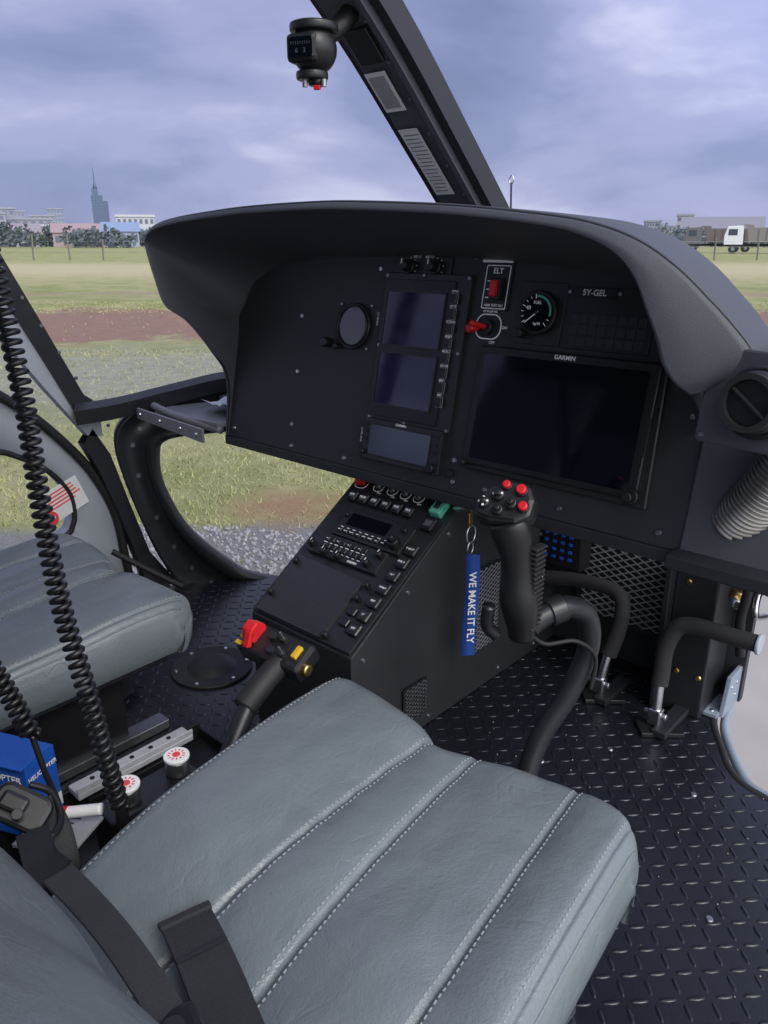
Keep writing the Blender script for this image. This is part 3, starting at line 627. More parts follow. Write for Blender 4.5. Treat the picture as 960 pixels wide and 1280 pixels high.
cyl('gauge_bezel',(.252,.331,.008),.036,.012,M['black'],ip,PF,bev=.002,seg=40)
cyl('gauge_face',(.252,.331,.0145),.0305,.001,M['screen'],ip,PF,bev=0,seg=40)
L1=[];L2=[]
for k in range(28):
    a=rad(215-k*9.6);r=.0265;t=((.252+r*math.cos(a),.331+r*math.sin(a),.0155),(.004 if k%3 else .007,.0013,.0005),Matrix.Rotation(a,4,'Z'))
    (L2 if 12<k<24 else L1).append(t)
boxes('gauge_ticks',L1[::2],M['white'],ip,PF);boxes('gauge_arc_green',[(t[0],(.0035,.0042,.0005),t[2]) for t in L2],M['green'],ip,PF)
box('gauge_needle',(.244,.323,.0162),(.030,.0018,.0005),M['white'],ip,PF,R=Matrix.Rotation(rad(40),4,'Z'),bev=0)
cyl('gauge_hub',(.252,.331,.0165),.003,.002,M['black'],ip,PF)
text('gauge_text','40',(.236,.338,.0155),.009,M['white'],ip,PF);text('gauge_text2','FUEL',(.252,.347,.0155),.007,M['white'],ip,PF);text('gauge_text3','kg/10',(.256,.313,.0155),.006,M['white'],ip,PF)
cyl('gauge_knob',(.228,.296,.014),.008,.022,M['black'],ip,PF,bev=.002)
prism('breaker_plate',rrect(.375,.328,.148,.098,.003),.003,M['bezel'],ip,PF,bev=.001)
boxes('breaker_grid',[((.318+(i%8)*.0165,.292+(i//8)*.018,.003),(.0145,.0155,.0016)) for i in range(24)],M['panel'],ip,PF,bev=.0005)
prism('registration_plate',rrect(.345,.368,.075,.016,.001),.0045,M['black'],ip,PF);text('registration_text','5Y-GEL',(.345,.368,.005),.013,M['label'],ip,PF)
screws('registration_screws',[(.302,.368),(.388,.368)],M['steel'],ip,PF,.004,.004)
prism('display_back',[(.152,.27),(.49,.262),(.498,.05),(.150,.052)],.012,M['bezel'],ip,PF,bev=.003)
prism('display_bezel',rrect(.322,.166,.322,.208,.008),.020,M['black'],ip,PF,bev=.003)
prism('display_screen',rrect(.318,.165,.298,.182,.003),.0212,M['screen'],ip,PF)
text('display_text','GARMIN',(.322,.2625,.0205),.010,M['white'],ip,PF)
for x in (.477,):
    cyl('display_knob_big',(x,.068,.026),.0125,.012,M['black'],ip,PF,bev=.002);cyl('display_knob_small',(x,.068,.038),.008,.014,M['black'],ip,PF,bev=.002)
box('display_slot',(.479,.16,.0205),(.006,.06,.001),M['bezel'],ip,PF,bev=0)
cyl('display_knob_left',(.160,.063,.024),.006,.014,M['black'],ip,PF,bev=.002)
cyl('blank_bezel',(-.169,.281,.004),.046,.010,M['black'],ip,PF,bev=.002,seg=44)
cyl('blank_hole_disc',(-.165,.281,.010),.037,.001,M['holeview'],ip,PF,bev=0,seg=44)  # glossy disc stands in for the open hole and the view beyond
tube('blank_rim',[(-.169+.040*math.cos(a),.281+.040*math.sin(a),.010) for a in [k*math.pi/16 for k in range(32)]],.0022,M['black'],ip,PF,closed=True,spl=False,seg=8)
screws('blank_screws',[(-.169+dx,.281+dy) for dx in (-.042,.042) for dy in (-.042,.042)],M['steeld'],ip,PF,.0035,.003)
cyl('left_knob',(-.232,.243,.014),.010,.022,M['black'],ip,PF,bev=.002);cyl('left_knob_b',(-.205,.238,.01),.006,.016,M['black'],ip,PF,bev=.002)
PS=[(-.329,.292),(-.324,.174),(-.323,.059),(-.317,.012),(-.153,.014),(-.52,.02),(.128,.02),(-.118,.395),(.125,.06),(.20,.02),(.35,.02),(.52,.02),(.535,.2),(.50,.30),(.105,.42)]
screws('panel_screws',PS,M['steel'],ip,PF,.0048,.0012)
boxes('panel_screw_slots',[((x,y,.0029),(.004,.0009,.0004)) for x,y in PS],M['black'],ip,PF)
text('panel_small_text','PANEL LT',(-.11,.30,.0005),.006,M['white'],ip,PF,90)
text('panel_small_text_b','STBY BATT',(-.112,.07,.0005),.006,M['white'],ip,PF,90)
cyl('jack',(.122,.035,.004),.007,.01,M['black'],ip,PF)

# ------------------------------------------------------------ air vent + hose
av=empty('air_vent')
ex=Vector((.985,-.17,0)).normalized();ey=Vector((0.02,.12,.99)).normalized();nz=ex.cross(ey).normalized();ey=nz.cross(ex)
VF=frame((.672,.975,.748),tuple(ex),tuple(ey),tuple(nz))
prism('vent_plate',rrect(-.004,0,.138,.118,.006),.014,M['hood'],av,VF,bev=.003)
box('vent_duct',(0,0,-.05),(.10,.10,.1),M['black'],av,VF,bev=.006)
cyl('vent_collar',(.004,0,.02),.043,.022,M['black'],av,VF,bev=.004,seg=44)
cyl('vent_ball',(.004,0,.032),.037,.022,M['bezel'],av,VF,bev=.006,seg=44)
ring('vent_nozzle',[(.004+.034*math.cos(k*math.pi/20),.034*math.sin(k*math.pi/20)) for k in range(40)],[(.004+.027*math.cos(k*math.pi/20),.027*math.sin(k*math.pi/20)) for k in range(40)],.014,M['rubber'],av,VF,z0=.04)
cyl('vent_core',(.004,0,.044),.0268,.004,M['black'],av,VF,seg=36)
box('vent_vane',(.004,.0,.048),(.052,.004,.010),M['bezel'],av,VF,R=rotm(0,0,-35))
screws('vent_screws',[(-.064,.05),(.058,.05),(-.064,-.05)],M['steeld'],av,VF,.004,.015)
tube('corrugated_hose',[(.70,1.08,.72),(.69,1.075,.67),(.665,1.085,.615),(.63,1.11,.56),(.58,1.16,.50),(.54,1.24,.46)],lambda t:.034+.0026*math.sin(t*2*math.pi*44),mat('hose_foil',(.26,.25,.23),.4,metal=.8),av,n=44*8,seg=28)

# ------------------------------------------------------------ centre console
cc=empty('center_console')
XR=.116
YZ=lambda x:Matrix(((0,0,1,x),(1,0,0,0),(0,1,0,0),(0,0,0,1)))
prism('console_body',[(.83,.245),(1.135,.448),(1.15,.474),(1.56,.474),(1.56,.002),(.83,.002)],XR+.155,M['panel'],cc,YZ(-.155),bev=.002)
prism('console_top_plate',[(-.152,.002),(.112,.002),(.118,.372),(-.152,.372)],.004,M['bezel'],cc,CF,bev=.001)
prism('switch_plate',rrect(-.025,.352,.235,.038,.003),.0065,M['black'],cc,CF,bev=.001)
for i,(x,t) in enumerate(((-.079,'GENE'),(-.041,'FLCOL'),(-.006,'HORN'),(.028,'AVIONI'))):
    ring('toggle_outline',rrect(x,.350,.026,.028,.012,5),rrect(x,.350,.0228,.0248,.0105,5),.0006,M['white'],cc,CF,z0=.0066)
    cyl('toggle_base',(x,.350,.010),.0075,.008,M['steeld'],cc,CF)
    tube('toggle_bat',[(x,.350,.012),(x,.355,.028)],.0034,M['steel'],cc,CF,seg=10)
    text('toggle_text',t,(x,.3675,.0067),.0082,M['white'],cc,CF);text('toggle_text_b','ON',(x+.010,.334,.0067),.006,M['white'],cc,CF)
text('toggle_text','BATT',(-.128,.3675,.0067),.0082,M['white'],cc,CF)
box('battery_guard',(-.128,.350,.014),(.024,.022,.014),M['red'],cc,CF,R=rotm(15,0,10),bev=.004);cyl('battery_guard_tip',(-.120,.344,.026),.007,.014,M['red'],cc,CF,R=rotm(60,0,0),bev=.002)
ring('battery_outline',rrect(-.126,.349,.034,.032,.014,5),rrect(-.126,.349,.031,.029,.0125,5),.0006,M['white'],cc,CF,z0=.0066)
box('green_annunciator',(.090,.335,.012),(.026,.036,.018),M['green'],cc,CF,bev=.003);box('green_annunciator_dark',(.090,.336,.0215),(.012,.018,.001),M['steeld'],cc,CF,bev=0)
L=[((x,.308,.010),(.022,.022,.012)) for x in (-.118,-.088,-.058,-.028,.002,.032)]+[((.092,.294,.010),(.026,.028,.012))]
boxes('square_buttons',L,M['black'],cc,CF,bev=.002);boxes('square_button_caps',[((c[0],c[1],.0165),(d[0]*.62,d[1]*.5,.001)) for c,d in L],M['post'],cc,CF)
for i,x in enumerate((-.118,-.088,-.058,-.028,.002,.032)): text('btn_text',['HYD','PITOT','STRB','LDG','TAXI','FAN'][i],(x,.3085,.0172),.006,M['white'],cc,CF)
prism('radio_body',rrect(-.012,.243,.176,.066,.003),.014,M['bezel'],cc,CF,bev=.0015)
prism('radio_display',rrect(-.03,.253,.105,.030,.002),.0148,M['screen'],cc,CF)
boxes('radio_keys',[((-.085+i*.0165,.222,.0155),(.012,.009,.004)) for i in range(8)],M['black'],cc,CF,bev=.0008)
boxes('radio_key_marks',[((-.085+i*.0165,.222,.0178),(.0055+.002*(i%3),.0016,.0004)) for i in range(8)]+[((-.085+i*.0165,.2305,.0143),(.0085-.002*(i%2),.0013,.0004)) for i in range(8)],M['white'],cc,CF)
cyl('radio_knob',(.057,.228,.022),.012,.018,M['black'],cc,CF,bev=.002);cyl('radio_knob_inner',(.057,.228,.036),.007,.014,M['black'],cc,CF,bev=.002)
cyl('radio_knob_small',(.058,.262,.018),.006,.012,M['black'],cc,CF,bev=.002);cyl('radio_knob_small_b',(-.092,.258,.018),.005,.010,M['black'],cc,CF,bev=.002)
prism('audio_body',rrect(-.035,.182,.185,.050,.003),.014,M['bezel'],cc,CF,bev=.0015)
boxes('audio_keys',[((-.095+i*.0145,.194,.0155),(.010,.009,.004)) for i in range(8)]+[((-.095+i*.0145,.178,.0155),(.010,.009,.004)) for i in range(8)],M['black'],cc,CF,bev=.0008)
boxes('audio_key_marks',[((-.095+i*.0145,.1865,.0145),(.009-.003*(i%2),.0015,.0004)) for i in range(8)]+[((-.095+i*.0145,.1705,.0145),(.005+.002*(i%2),.0014,.0004)) for i in range(8)]+[((-.095+i*.0145,.194,.0178),(.004,.0014,.0004)) for i in range(0,8,2)],M['white'],cc,CF)
for x,y in ((-.118,.172),(-.078,.163),(-.04,.163),(.03,.170),(.045,.195)):
    cyl('audio_knob',(x,y,.021),.0075,.016,M['black'],cc,CF,bev=.002)
    box('audio_knob_mark',(x,y+.003,.0292),(.0014,.006,.0005),M['white'],cc,CF,bev=0)
text('audio_text','GARMIN',(-.005,.1625,.0145),.0065,M['white'],cc,CF)
L=[((.092,.262-i*.031,.008),(.026,.024,.008)) for i in range(1,8)]
boxes('column_buttons',L,M['black'],cc,CF,bev=.002);boxes('column_caps',[((c[0],c[1],.0125),(.019,.013,.0008)) for c,d in L],M['panel'],cc,CF)
for i in range(7): text('col_text',['P LIGHT','FUEL P','ALT','WARN','TEST','LT','EXT'][i],(.092,.262-(i+1)*.031,.0132),.0052,M['white'],cc,CF)
boxes('column_extra',[((.062,.075-i*.024,.007),(.020,.016,.005)) for i in range(2)],M['black'],cc,CF,bev=.0015)
prism('blank_cover',[(-.142,.004),(.040,.004),(.044,.138),(-.142,.146)],.009,M['gloss'],cc,CF,bev=.002)
for x,y in ((-.128,.125),(-.130,.045),(.060,.130),(.058,.100),(.05,.012)):
    cyl('fastener',(x,y,.014),.006,.014,M['black'],cc,CF,bev=.0015);
SF=frame((XR,0,0),(0,1,0),(0,0,1),(1,0,0))
screws('side_screws',[(.86,.05),(.86,.23),(.98,.32),(1.10,.40),(1.18,.44),(1.05,.02),(1.3,.02),(1.45,.02),(1.45,.3)],M['steeld'],cc,SF,.005,.001)
def mesh_panel(name,w,h,pitch,m,par,Mx,th=.0016):
    bm=bmesh.new()
    for s in (1,-1):
        a=rad(28*s);d=Vector((math.cos(a),math.sin(a)))
        k=-60
        while k<120:
            y0=(k*pitch*.62);t0=0;t1=w/d.x
            a_=(0-y0)/d.y;b_=(h-y0)/d.y
            lo=max(t0,min(a_,b_));hi=min(t1,max(a_,b_))
            if hi-lo>.004:
                mid=(lo+hi)/2;addbox(bm,(d.x*mid-w/2,y0+d.y*mid-h/2,.0006*s),(hi-lo,th,.0012),Matrix.Rotation(a,4,'Z'))
            k+=1
    return finish(name,bm,m,par,Mx)
GF=SF@Matrix.Translation((1.235,.20,.004))
box('side_recess',(0,0,.0005),(.085,.19,.001),M['black'],cc,GF,bev=0)
mesh_panel('side_grille',.08,.185,.016,M['mesh'],cc,GF@Matrix.Translation((0,0,.003)))
GF=SF@Matrix.Translation((1.0,.08,.004));box('side_recess_b',(0,0,.0005),(.07,.08,.001),M['black'],cc,GF,bev=0);mesh_panel('side_grille_b',.065,.075,.014,M['steeld'],cc,GF@Matrix.Translation((0,0,.003)),.001)
box('connector_block',(.17,1.47,.30),(.10,.05,.13),M['black'],cc,bev=.003)
boxes('connector_blue_marks',[((.135+(i%4)*.02,1.442,.26+(i//4)*.018),(.008,.004,.006)) for i in range(20)],M['blue'],cc)
tube('side_conduit',[(.135,1.30,.40),(.138,1.31,.30),(.136,1.34,.18),(.134,1.40,.06)],.006,M['rubber'],cc)

# ------------------------------------------------------------ forward bulkhead
fb=empty('forward_bulkhead')
box('bulkhead_plate',(.33,1.565,.24),(.46,.02,.48),M['panel'],fb,bev=.001)
BF=frame((.318,1.50,.215),(1,0,0),(0,0,1),(0,-1,0))
prism('grille_surround',rrect(0,0,.26,.21,.006),-.05,M['frame'],fb,BF,bev=.003)
box('grille_dark',(0,0,.001),(.235,.185,.001),M['black'],fb,BF,bev=0)
mesh_panel('expanded_metal_grille',.225,.175,.026,M['mesh'],fb,BF@Matrix.Translation((0,0,.006)),.0030)
screws('grille_screws',[(-.12,.095),(.12,.095),(-.12,-.095),(.12,-.095),(0,.097)],M['brass'],fb,BF,.005,.002)
box('support_column',(.478,1.49,.17),(.085,.12,.34),M['frame'],fb,bev=.004)
box('support_flange',(.43,1.42,.17),(.012,.03,.33),M['frame'],fb,bev=.002)
screws('column_screws',[(.145,.08),(.145,-.02),(.145,-.12),(.19,-.12)],M['brass'],fb,BF@Matrix.Translation((0,0,.072)),.006,.001)
cyl('brass_fitting',(.555,1.44,.285),.017,.03,M['brass'],fb,R=rotm(90,0,30),bev=.003)
cyl('fitting_neck',(.555,1.42,.285),.009,.03,M['steel'],fb,R=rotm(90,0,30),bev=.002)
tube('hydraulic_line',[(.60,1.47,.25),(.595,1.42,.27),(.59,1.44,.31),(.6,1.5,.37)],.006,M['steel'],fb)
tube('cable_bundle',[(.57,1.4,.40),(.585,1.38,.34),(.575,1.40,.26),(.58,1.42,.18)],.009,M['rubber'],fb)
tube('cable_bundle_b',[(.60,1.42,.42),(.615,1.40,.37),(.612,1.41,.32)],.005,M['red'],fb)
prism('angle_bracket',[(1.47,.0),(1.56,.0),(1.56,.085),(1.49,.085)],.010,M['bluegrey'],fb,YZ(.545),bev=.002)
box('angle_bracket_foot',(.532,1.50,.006),(.030,.09,.008),M['bluegrey'],fb,bev=.001)
screws('bracket_bolts',[(.532,1.47),(.532,1.53)],M['steel'],fb,I4,.005,.011)
screws('bracket_rivets',[(1.50,.06),(1.53,.06),(1.53,.03)],M['steel'],fb,XF(.555),.004,.001)
box('side_sill_upright',(.63,1.50,.37),(.02,.16,.26),M['frame'],fb,bev=.004)

# ------------------------------------------------------------ pedals
e=empty('rudder_pedal')
tube('foam_bar',[(.15,1.425,.212),(.22,1.43,.225),(.30,1.425,.232),(.335,1.415,.222),(.345,1.405,.19),(.34,1.398,.14),(.332,1.388,.10)],lambda t:.0155 if t<.6 else .0155+.003*(t-.6)*2,M['foam'],e)
cyl('bar_cap',(.146,1.425,.211),.016,.008,M['steel'],e,R=rotm(0,90,0),bev=.002)
tube('chrome_link',[(.332,1.388,.105),(.329,1.381,.07),(.326,1.376,.035)],.010,M['steel'],e)
cyl('clevis_pin',(.326,1.374,.035),.007,.045,M['steel'],e,R=rotm(0,90,0),bev=.001)
box('clevis',(.326,1.374,.03),(.026,.022,.035),M['steel'],e,bev=.003)
box('base_plate',(.335,1.374,.006),(.085,.05,.010),M['black'],e,R=rotm(0,0,40),bev=.002)
box('base_rail',(.345,1.40,.012),(.03,.12,.014),M['frame'],e,bev=.002)
e=empty('rudder_pedal')
tube('foam_bar',[(.612,1.385,.232),(.56,1.385,.23),(.50,1.385,.228),(.470,1.38,.215),(.456,1.37,.17),(.458,1.36,.12),(.460,1.352,.095)],lambda t:.0165,M['foam'],e)
cyl('bar_cap',(.618,1.385,.232),.020,.007,M['greym'],e,R=rotm(0,90,0),bev=.002)
tube('chrome_link',[(.460,1.352,.10),(.462,1.347,.07),(.464,1.343,.035)],.010,M['steel'],e)
box('clevis',(.464,1.342,.03),(.026,.022,.035),M['steel'],e,bev=.003)
cyl('clevis_pin',(.464,1.342,.035),.007,.045,M['steel'],e,R=rotm(0,90,0),bev=.001)
box('base_plate',(.475,1.342,.006),(.085,.05,.010),M['black'],e,R=rotm(0,0,40),bev=.002)
box('base_rail',(.485,1.37,.012),(.03,.12,.014),M['frame'],e,bev=.002)

# ------------------------------------------------------------ cyclic stick
cs=empty('cyclic_stick')
tube('stick_tube',[(.395,.93,0),(.40,.955,.07),(.405,.985,.14),(.43,1.025,.22),(.447,1.045,.30),(.447,1.03,.365),(.435,.985,.396),(.415,.945,.388),(.405,.925,.375)],.0175,M['frame'],cs,n=90,seg=20)
cyl('stick_boot',(.395,.93,.015),.05,.03,M['rubber'],cs,r2=.028,bev=.004)
tube('grip_clamp',[(.420,.955,.392),(.432,.975,.398)],.022,M['bezel'],cs,seg=20)
tube('grip_body',[(.402,.91,.362),(.400,.905,.40),(.396,.90,.44),(.394,.897,.48),(.388,.893,.52),(.380,.889,.55)],lambda t:.018+.0065*math.sin(t*5.2)**2+.003*t,M['black'],cs,n=40,seg=22,flat=1.15)
boxes('grip_ribs',[((.419,.912,.385+i*.0075),(.012,.028,.0042),rotm(0,5,0)) for i in range(18)],M['rubber'],cs,bev=.001)
tube('trigger_guard',[(.384,.925,.53),(.36,.94,.50),(.36,.945,.45),(.37,.94,.41),(.39,.92,.385)],.009,M['black'],cs,flat=1.0)
tube('palm_rest',[(.372,.885,.365),(.365,.87,.385),(.370,.865,.42)],.010,M['black'],cs)
e1=Vector((.93,.33,.12)).normalized();e3=Vector((.15,-.72,.67)).normalized();e2=e3.cross(e1).normalized();e3=e1.cross(e2)
HF=frame((.372,.885,.578),tuple(e1),tuple(e2),tuple(e3))
prism('head_body',[(-.043,-.020),(-.020,-.030),(.020,-.034),(.042,-.022),(.046,.004),(.036,.030),(.008,.036),(-.022,.026),(-.042,.006)],-.036,M['black'],cs,HF,bev=.008)
prism('head_plate',[(-.036,-.016),(-.018,-.024),(.018,-.028),(.036,-.018),(.039,.004),(.031,.025),(.008,.030),(-.020,.021),(-.035,.004)],.003,M['bezel'],cs,HF,bev=.001)
for x,y,r,mm in ((-.026,-.004,.0085,'bezel'),(-.004,-.016,.0075,'bezel'),(-.006,.008,.009,'bezel'),(.014,-.006,.0085,'bezel'),(.026,.016,.0075,'red'),(.031,-.010,.007,'red'),(.004,.024,.006,'red')):
    cyl('button',(x,y,.007),r,.009,M[mm],cs,HF,bev=.002);
    if mm!='red': cyl('hat_cap',(x,y,.014),r*.55,.008,M['black'],cs,HF,bev=.0015)
    else: cyl('button_collar',(x,y,.004),r*1.3,.004,M['black'],cs,HF,bev=.001)
boxes('hat_marks',[((-.026+dx,-.004+dy,.012),(.003,.003,.001)) for dx,dy in ((.006,0),(-.006,0),(0,.006),(0,-.006))]+[((-.006+dx,.008+dy,.012),(.003,.003,.001)) for dx,dy in ((.006,0),(-.006,0))],M['white'],cs,HF)
tube('grip_cable',[(.405,.925,.365),(.42,.95,.34),(.452,.99,.34),(.468,1.03,.30),(.465,1.03,.24)],.0035,M['rubber'],cs)

# ------------------------------------------------------------ key lanyard
kl=empty('key_lanyard')
cyl('ignition_lock',(.135,1.125,.452),.009,.05,M['steel'],kl,R=rotm(0,70,0),bev=.002)
tube('key_ring',[(.155+.0,1.118+.014*math.cos(a),.405+.018*math.sin(a)) for a in [k*math.pi/8 for k in range(16)]],.0017,M['steel'],kl,closed=True,spl=False,seg=8)
box('key_blade',(.150,1.122,.432),(.003,.012,.03),M['brass'],kl,bev=.001)
tube('clip_ring',[(.156,1.116+.009*math.cos(a),.378+.012*math.sin(a)) for a in [k*math.pi/8 for k in range(16)]],.0015,M['steel'],kl,closed=True,spl=False,seg=8)
KF=frame((.168,1.108,.265),Vector((.62,.78,0)).normalized(),(0,0,1),Vector((.78,-.62,0)).normalized())
rows=[]
for k in range(25):
    t=k/24;z=.105-.215*t;xo=.002*math.sin(t*5);rows.append([(-.0135+xo,z,.002*math.sin(t*7)),(.0135+xo,z,.002*math.sin(t*7)+.001),(.0135+xo,z,.002*math.sin(t*7)-.001),(-.0135+xo,z,.002*math.sin(t*7)-.002)])
loft('ribbon',rows,M['bluefab'],kl,KF,closed=True)
text('ribbon_text','WE MAKE IT FLY',(0,-.005,.0045),.0205,M['white'],kl,KF,-90,ex=.0003)

# ------------------------------------------------------------ collective
cl=empty('collective_lever')
tube('lever_tube',[(.13,.655,.315),(.135,.60,.285),(.165,.50,.20),(.20,.35,.12),(.22,.1,.06)],.014,M['frame'],cl)
tube('lever_grip',[(.13,.665,.32),(.130,.63,.302),(.135,.585,.278)],.019,M['rubber'],cl)
e1=Vector((.96,.12,-.05)).normalized();e3=Vector((.1,-.45,.88)).normalized();e2=e3.cross(e1).normalized();e3=e1.cross(e2)
QF=frame((.110,.675,.325),tuple(e1),tuple(e2),tuple(e3))
box('head_block',(0,0,0),(.125,.055,.035),M['black'],cl,QF,bev=.006)
prism('red_guard',[(-.016,0),(.016,0),(.018,.010),(.006,.028),(-.010,.026),(-.018,.012)],.020,M['red'],cl,QF@Matrix.Translation((-.052,.004,.017))@Matrix(((0,0,1,0),(1,0,0,0),(0,1,0,0),(0,0,0,1))),bev=.002)
box('red_guard_tip',(-.038,-.014,.030),(.012,.010,.026),M['red'],cl,QF,R=rotm(-45,0,0),bev=.002)
boxes('yellow_stripes',[((-.058,-.02+i*.013,.019),(.012,.007,.002)) for i in range(4)],M['yellow'],cl,QF)
box('yellow_guard',(.045,.002,.020),(.010,.022,.008),M['yellow'],cl,QF,bev=.002)
cyls('buttons',[((-.008,.01,.022),.007,.01),((.012,.012,.022),.006,.012),((.004,-.012,.022),.007,.009),((.026,-.010,.021),.006,.012)],M['bezel'],cl,QF,seg=18,bev=.001)
cyls('toggle_bats',[((.012,.012,.034),.002,.014),((.026,-.010,.032),.002,.014)],M['steel'],cl,QF,seg=10)
cyl('knob',(.064,-.01,.004),.010,.016,M['brass'],cl,QF,R=rotm(0,90,0),bev=.003)

# ------------------------------------------------------------ compass
cp=empty('magnetic_compass')
c0=Vector((-.005,.895,1.195))
bm=bmesh.new();bmesh.ops.create_uvsphere(bm,u_segments=32,v_segments=20,radius=.034,matrix=Matrix.Translation(c0));finish('bowl',bm,M['black'],cp,smooth=True)
dirc=(Vector((.94,0,.93))-c0);dirc.z=0;dirc.normalize();dirc=(dirc+Vector((-.35,-.1,0))).normalized();side_=Vector((-dirc.y,dirc.x,0))
CFm=frame(tuple(c0),tuple(-side_),(0,0,1),tuple((-side_).cross(Vector((0,0,1)))))
if CFm.to_3x3().col[2].dot(dirc)<0: CFm=frame(tuple(c0),tuple(side_),(0,0,1),tuple(side_.cross(Vector((0,0,1)))))
cyl('top_cap',(0,.028,-.002),.036,.012,M['bezel'],cp,CFm,R=rotm(90,0,0),bev=.003,seg=36)
box('window_frame',(-.008,-.002,.020),(.048,.038,.026),M['black'],cp,CFm,bev=.007)
prism('window_glass',rrect(-.008,-.002,.036,.026,.005),.001,M['screen'],cp,CFm@Matrix.Translation((0,0,.0331)))
text('card_text','6   3',(-.008,-.007,.0345),.009,M['steeld'],cp,CFm);boxes('card_ticks',[((-.022+i*.0035,.003,.0345),(.0007,.004,.0004)) for i in range(9)],M['steeld'],cp,CFm)
cyl('bottom_cap',(-.004,-.034,.0),.024,.012,M['bezel'],cp,CFm,R=rotm(90,0,0),bev=.003);cyl('adjust_knob',(.004,-.043,.0),.014,.010,M['black'],cp,CFm,R=rotm(90,0,0),bev=.003)
cyls('adjust_screws',[((-.012,-.045,.01),.004,.010,rotm(90,0,0)),((.018,-.046,.01),.004,.010,rotm(90,0,0))],M['steeld'],cp,CFm)
box('red_tag',(.008,-.052,.012),(.01,.006,.006),M['red'],cp,CFm,bev=.001)
tube('mount_arm',[c0+Vector((.0,.015,.02)),c0+Vector((.005,.045,.035)),c0+Vector((.01,.075,.065))],.015,M['black'],cp)
box('mount_plate',(0,.255,.018),(.05,.06,.008),M['black'],cp,LF,bev=.002)

